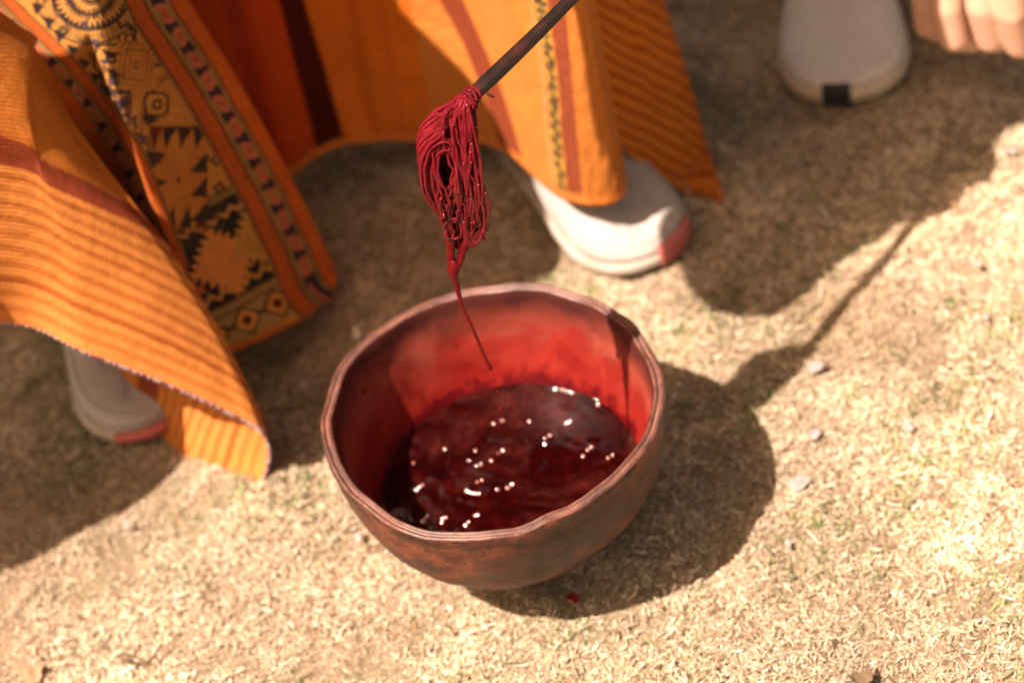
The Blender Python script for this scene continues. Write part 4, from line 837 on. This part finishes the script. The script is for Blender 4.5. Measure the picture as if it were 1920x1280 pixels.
# ------------------------------------------------------------------ shoes
def build_shoe(parent, toe, direc, L, Wd, upper_c, sole_c, patch_c, patch_ang, label, patch_rise=.030, laces=False, sole_h=.016):
    d = np.array([direc[0], direc[1], 0.]); d /= np.linalg.norm(d); sdv = np.array([-d[1], d[0], 0]); toe = np.array([toe[0], toe[1], 0.])
    def outline(n, grow=0.):
        # half widths along the foot, 0 heel .. 1 toe, rounded ends
        s = np.array([0, .01, .04, .10, .2, .34, .48, .60, .70, .78, .85, .91, .955, .985, 1.0]); w = np.array([0, .16, .24, .30, .34, .36, .41, .46, .49, .495, .462, .395, .300, .178, 0.])
        c = np.concatenate([np.stack([s, w], -1), np.stack([s[-2:0:-1], -w[-2:0:-1] * .96], -1)]); c = np.concatenate([c, c[:1]]); q = crom_even(c, n + 1)[:-1]
        return q
    n = 128; O = outline(n)
    def pt(o, z, g=0., shift=0.):
        x = (o[:, 0] - 1) * L; y = o[:, 1] * Wd
        nx = np.gradient(np.append(np.append(y[-1], y), y[0]))[1:-1]; ny = -np.gradient(np.append(np.append(x[-1], x), x[0]))[1:-1]; l = np.hypot(nx, ny) + 1e-9
        x = x + -nx / l * g; y = y - ny / l * g
        return toe + x[:, None] * d + y[:, None] * sdv + np.array([0, 0, 1.]) * np.asarray(z).reshape(-1, 1)
    sgn = 1 if np.linalg.norm(pt(O, 0, .01)[20] - toe + d * L / 2) > np.linalg.norm(pt(O, 0, 0)[20] - toe + d * L / 2) else -1
    def loft(name, levels, mat):
        rings = []
        for g, z, sc in levels:
            o = O.copy(); o[:, 0] = .5 + (o[:, 0] - .5) * sc; rings.append(pt(o, z(o) if callable(z) else z + 0 * o[:, 0], sgn * g))
        R = np.stack(rings, 1); V = R.reshape(-1, 3); Fc = grid_faces(n, len(levels), True).tolist()
        top = len(V); V = np.concatenate([V, R[:, -1].mean(0)[None], R[:, 0].mean(0)[None]]); m = len(levels)
        Fc += [(i * m + m - 1, ((i + 1) % n) * m + m - 1, top) for i in range(n)] + [(((i + 1) % n) * m, i * m, top + 1) for i in range(n)]
        o_ = mesh_obj(name, V, Fc, mat); adopt(o_, parent); return o_
    spring = lambda o: .006 * np.clip((o[:, 0] - .8) / .2, 0, 1) ** 2
    sole = loft('shoe_sole', [(-.006, spring, 1), (-.001, lambda o: spring(o) + .003, 1), (.0015, lambda o: spring(o) + sole_h * .5, 1), (.001, lambda o: spring(o) + sole_h * .85, 1), (-.002, lambda o: spring(o) + sole_h, 1), (-.008, lambda o: spring(o) + sole_h, 1)], sole_c)
    def hz(f):
        def g(o):
            s = o[:, 0]; ridge = np.interp(s, [0, .08, .25, .42, .55, .68, .8, .9, .97, 1], [.078, .085, .088, .084, .069, .054, .045, .038, .032, .028]); return spring(o) + sole_h + (ridge - sole_h) * f
        return g
    gs = [(-.003, -.05), (-.0025, .12), (-.003, .35), (-.0055, .58), (-.0105, .76), (-.018, .89), (-.028, .965), (-.036, .995)]
    up = loft('shoe_upper', [(g, hz(f), 1) for g, f in gs], upper_c)
    # overlay seam running round the toe box
    for g_, f_ in ((-.0105, .76), (-.003, .30)):
        ring = pt(O, hz(f_)(O), sgn * (g_ + .0006)); keep_ = O[:, 0] > .42; idx_ = np.where(keep_)[0]; idx_ = idx_[np.argsort(np.where(O[idx_, 1] > 0, O[idx_, 0], 2 - O[idx_, 0]))]
        v_, f__, uv_ = tube_mesh([ring[idx_]], [.0009], 6); adopt(mesh_obj('seam', v_, f__, upper_c, uv=uv_), parent)
    # toe patch: a curved sheet hugging the front of sole and upper
    c0, c1 = patch_ang; idx = [i for i in range(n)]; cen = toe - d * L * .26
    base = pt(O, 0, sgn * .0); ang = np.degrees(np.arctan2((base - cen) @ sdv, (base - cen) @ d)); sel = np.where((ang > c0) & (ang < c1) & (O[:, 0] > .45))[0]; sel = sel[np.argsort(ang[sel])]
    lv = [(.0020, .003), (.0032, sole_h * .55), (.0026, sole_h * 1.0), (.0018, sole_h + (patch_rise - sole_h) * .5), (-.0010, patch_rise)]
    R = np.stack([pt(O, spring(O) + z, sgn * g)[sel] for g, z in lv], 1)
    pm = mesh_obj('toe_patch', R.reshape(-1, 3), grid_faces(len(sel), len(lv)), patch_c); md = pm.modifiers.new('t', 'SOLIDIFY'); md.thickness = .0016; adopt(pm, parent)
    pm['label'] = label
    return up
def mat_shoe(name, c):
    n = NT(name); ob = n.coord(); k = n.noise(700, 3); d = n.noise(30, 5, .65); w = n.n('ShaderNodeTexWave', wave_type='BANDS', Scale=260.0, Distortion=3.0); n.t.links.new(ob, w.inputs[0])
    pz = n.sep(n.n('ShaderNodeNewGeometry').outputs['Position']).outputs['Z']
    cc = n.mix(n.ramp(d, [(.4, 0), (.7, .35)]), c, tuple(x * .62 for x in c)); cc = n.mix(n.math('MULTIPLY', n.ramp(pz, [(.010, .55), (.035, 0)]), n.ramp(d, [(.35, .3), (.6, 1)])), cc, (.25, .17, .10))
    cc = n.mix(n.ramp(k, [(.3, .3), (.5, 0)]), cc, tuple(x * .6 for x in c)); n.bsdf(Base_Color=cc, Roughness=.85); n.b.inputs['Specular IOR Level'].default_value = .2
    b1 = n.bump(w.outputs['Fac'], .25, .0008); n.bump(n.math('ADD', k, n.math('MULTIPLY', n.noise(45, 3), 2)), .45, .0014, b1); return n.m
shoe_white = mat_shoe('pale_knit', (.36, .315, .29)); sole_white = mat_shoe('pale_rubber', (.40, .345, .305))
coral = mat_plain('coral_rubber', (.40, .095, .082), .55, .1, 300, .1); grey_knit = mat_shoe('grey_knit', (.60, .53, .51)); sole_beige = mat_shoe('beige_rubber', (.60, .48, .36)); black_rub = mat_plain('black_rubber', (.018, .016, .018), .5, .2, 300)
build_shoe(woman, (.168, .252), (.36, -.93), .268, .112, shoe_white, sole_white, coral, (-3, 44), 'coral red toe patch of the shoe beside the bowl', .026)
build_shoe(woman, (-.290, .196), (.18, -.98), .268, .108, shoe_white, sole_white, coral, (-25, 16), 'coral red toe patch of the shoe behind the flap', .015)

# ------------------------------------------------------------------ the second person at the upper right
man = empty('person', (.45, .62, 0)); tag(man, 'person at the upper right edge with a grey shoe and a curled bare hand', 'person')
build_shoe(man, (.372, .400), (-.22, -.975), .275, .122, grey_knit, sole_beige, black_rub, (-17, 6), 'black toe patch of the grey shoe', .027, sole_h=.020)
def build_hand():
    caps = []
    def chain(pts, rs):
        P = [tuple(at_y(float(x), float(y), float(yy))) for x, y, yy in pts]
        for (p, r0), (q, r1) in zip(zip(P, rs), zip(P[1:], rs[1:])): caps.append((p, r0, q, r1))
    chain([(1742,-60,.365),(1735,0,.365),(1738,46,.37),(1760,60,.385)], [.0135,.0130,.0120,.0105])        # little finger, furthest
    chain([(1776,-70,.325),(1778,10,.316),(1790,68,.314),(1826,72,.330),(1834,45,.345)], [.0150,.0155,.0145,.0125,.011])
    chain([(1836,-72,.30),(1842,10,.290),(1858,70,.292),(1884,70,.310),(1886,45,.325)], [.0150,.0150,.0140,.0120,.011])
    chain([(1890,-62,.283),(1898,20,.278),(1912,80,.283),(1936,80,.30),(1934,50,.315)], [.0150,.0150,.0142,.0120,.011])
    chain([(1960,-40,.300),(1955,30,.295),(1940,70,.300)], [.014,.0125,.0095])
    chain([(1762,-55,.335),(1800,-110,.325),(1840,-220,.32)], [.014,.018,.026]); chain([(1885,-60,.29),(1880,-130,.30),(1860,-230,.315)], [.016,.022,.028]); chain([(1835,-60,.305),(1840,-120,.31),(1850,-225,.318)], [.015,.022,.028]); chain([(1960,-40,.30),(1925,-110,.31),(1870,-220,.32)], [.016,.020,.026])
    chain([(1850,-225,.318),(1860,-420,.36),(1880,-700,.44)], [.029,.032,.042])
    b = capsule_body('body', caps, skin, .0022, 6)
    return adopt(b, man)
build_hand()
def build_man_rest():
    a = np.array([.41, .60, .0]); trou = mat_plain('dark_trousers', (.035, .030, .030), .85, .3, 300); red = mat_plain('dark_red_cloth', (.20, .012, .012), .85, .4, 500)
    adopt(capsule_body('trousers', [((.43,.64,.09), .055, (.46,.60,.50), .075), ((.46,.60,.50), .08, (.56,1.0,.46), .10), ((.66,.62,.09), .055, (.70,.60,.50), .075), ((.70,.60,.50), .08, (.68,1.0,.46), .10)], trou, .012, 4), man)
    p = [tuple(at_y(x, y, yy)) for x, y, yy in ((1935,-60,.33),(1950,20,.335),(1990,60,.34))]
    adopt(capsule_body('sleeve', [(p[0], .016, p[1], .014), (p[1], .014, p[2], .014), (p[0], .018, tuple(at_y(1950., -300., .36)), .05)], red, .004, 4), man)
build_man_rest()

# ------------------------------------------------------------------ small things lying on the grass
def scrap(name, px, py, size, mat, label, cat, elong=1.0, rot=0., curl=.3, seed=0, group=None):
    r = np.random.default_rng(seed); n, m = 18, 7; th = np.linspace(0, 2 * np.pi, n, endpoint=False)
    rad = size * (.8 + .25 * np.sin(th * 2 + r.uniform(0, 6)) + .15 * r.normal(0, 1, n) * .7); c = at_z(float(px), float(py), .004); V = []
    for k in range(1, m + 1):
        f = k / m; x = rad * f * np.cos(th) * elong; y = rad * f * np.sin(th); z = curl * (x ** 2 - .5 * y ** 2) / size + size * .12 * np.sin(x / size * 5 + seed) + .002
        V.append(np.stack([x * math.cos(rot) - y * math.sin(rot), x * math.sin(rot) + y * math.cos(rot), z], -1))
    R = np.stack(V, 1); P = np.concatenate([R.reshape(-1, 3), [[0, 0, .002]]]) ; faces = grid_faces(n, m, True).tolist() + [(((i + 1) % n) * m, i * m, n * m) for i in range(n)]
    o = mesh_obj(name, P, faces, mat); o.location = (c[0], c[1], c[2] - .0012); md = o.modifiers.new('t', 'SOLIDIFY'); md.thickness = .0006
    return tag(o, label, cat, group)
petal = NT('pale_petal'); petal.bsdf(Base_Color=petal.mix(petal.noise(120, 3), (.30, .25, .24), (.42, .36, .33)), Roughness=.6); petal.b.inputs['Transmission Weight'].default_value = .35
spots = [(1530,688,.0065,'pale crumpled petal at the end of the skein shadow'),(1500,905,.0095,'largest pale petal lying right of the bowl shadow'),(1703,801,.006,'pale petal lying alone on the sunny grass at right'),(1424,354,.0055,'pale petal in the shade below the grey shoe'),(1528,815,.005,'pale petal between the skein shadow and the largest petal'),(1895,285,.005,'pale petal at the far right edge of the picture'),(1848,596,.0035,'tiny pale petal near the right edge on sunny grass'),(1832,495,.004,'small pale petal on sunny grass right of the stick shadow'),(672,1006,.0042,'white petal touching the grass left of the bowl'),(238,985,.0035,'tiny white petal on sunny grass at lower left'),(330,1128,.003,'tiny bluish petal on sunny grass at bottom left'),(1478,1020,.003,'tiny white petal on the grass below the largest petal')]
for i, (x, y, s, lab) in enumerate(spots): scrap('petal', x, y, s, petal.m, lab, 'petal', RNG.uniform(.9, 1.5), RNG.uniform(0, 3), .10, 100 + i, 'pale petals scattered on the grass')
splash = NT('dye_splash'); splash.bsdf(Base_Color=(.16, .004, .006, 1), Roughness=.4)
scrap('dye_splash', 1075, 1122, .0052, splash.m, 'dark red spot of spilt dye in the shade before the bowl', 'dye spot', 1.3, .3, .05, 131)
leafm = mat_plain('dry_brown_leaf', (.10, .065, .035), .8, .4, 300)
scrap('dry_leaf', 1612, 1272, .008, leafm, 'dark curled dry leaf at the bottom edge right of centre', 'leaf', 1.5, .4, .8, 140); scrap('dry_leaf', 60, 1262, .010, mat_plain('dusty_leaf', (.22, .14, .08), .9, .4, 300), 'brown dusty leaf at the lower left corner', 'leaf', 1.6, .2, .3, 141)
c = at_z(np.array([228., 240, 256, 262, 248, 228, 222, 240, 264, 282, 294, 305]), np.array([1232., 1241, 1245, 1236, 1228, 1226, 1233, 1243, 1241, 1236, 1218, 1206]), .006)
v, f, uv = tube_mesh([crom_even(c, 60)], [.0009], 6); o = mesh_obj('dry_tendril', v, f, leafm, uv=uv); tag(o, 'thin dark curled twig lying on sunny grass at lower left', 'twig')
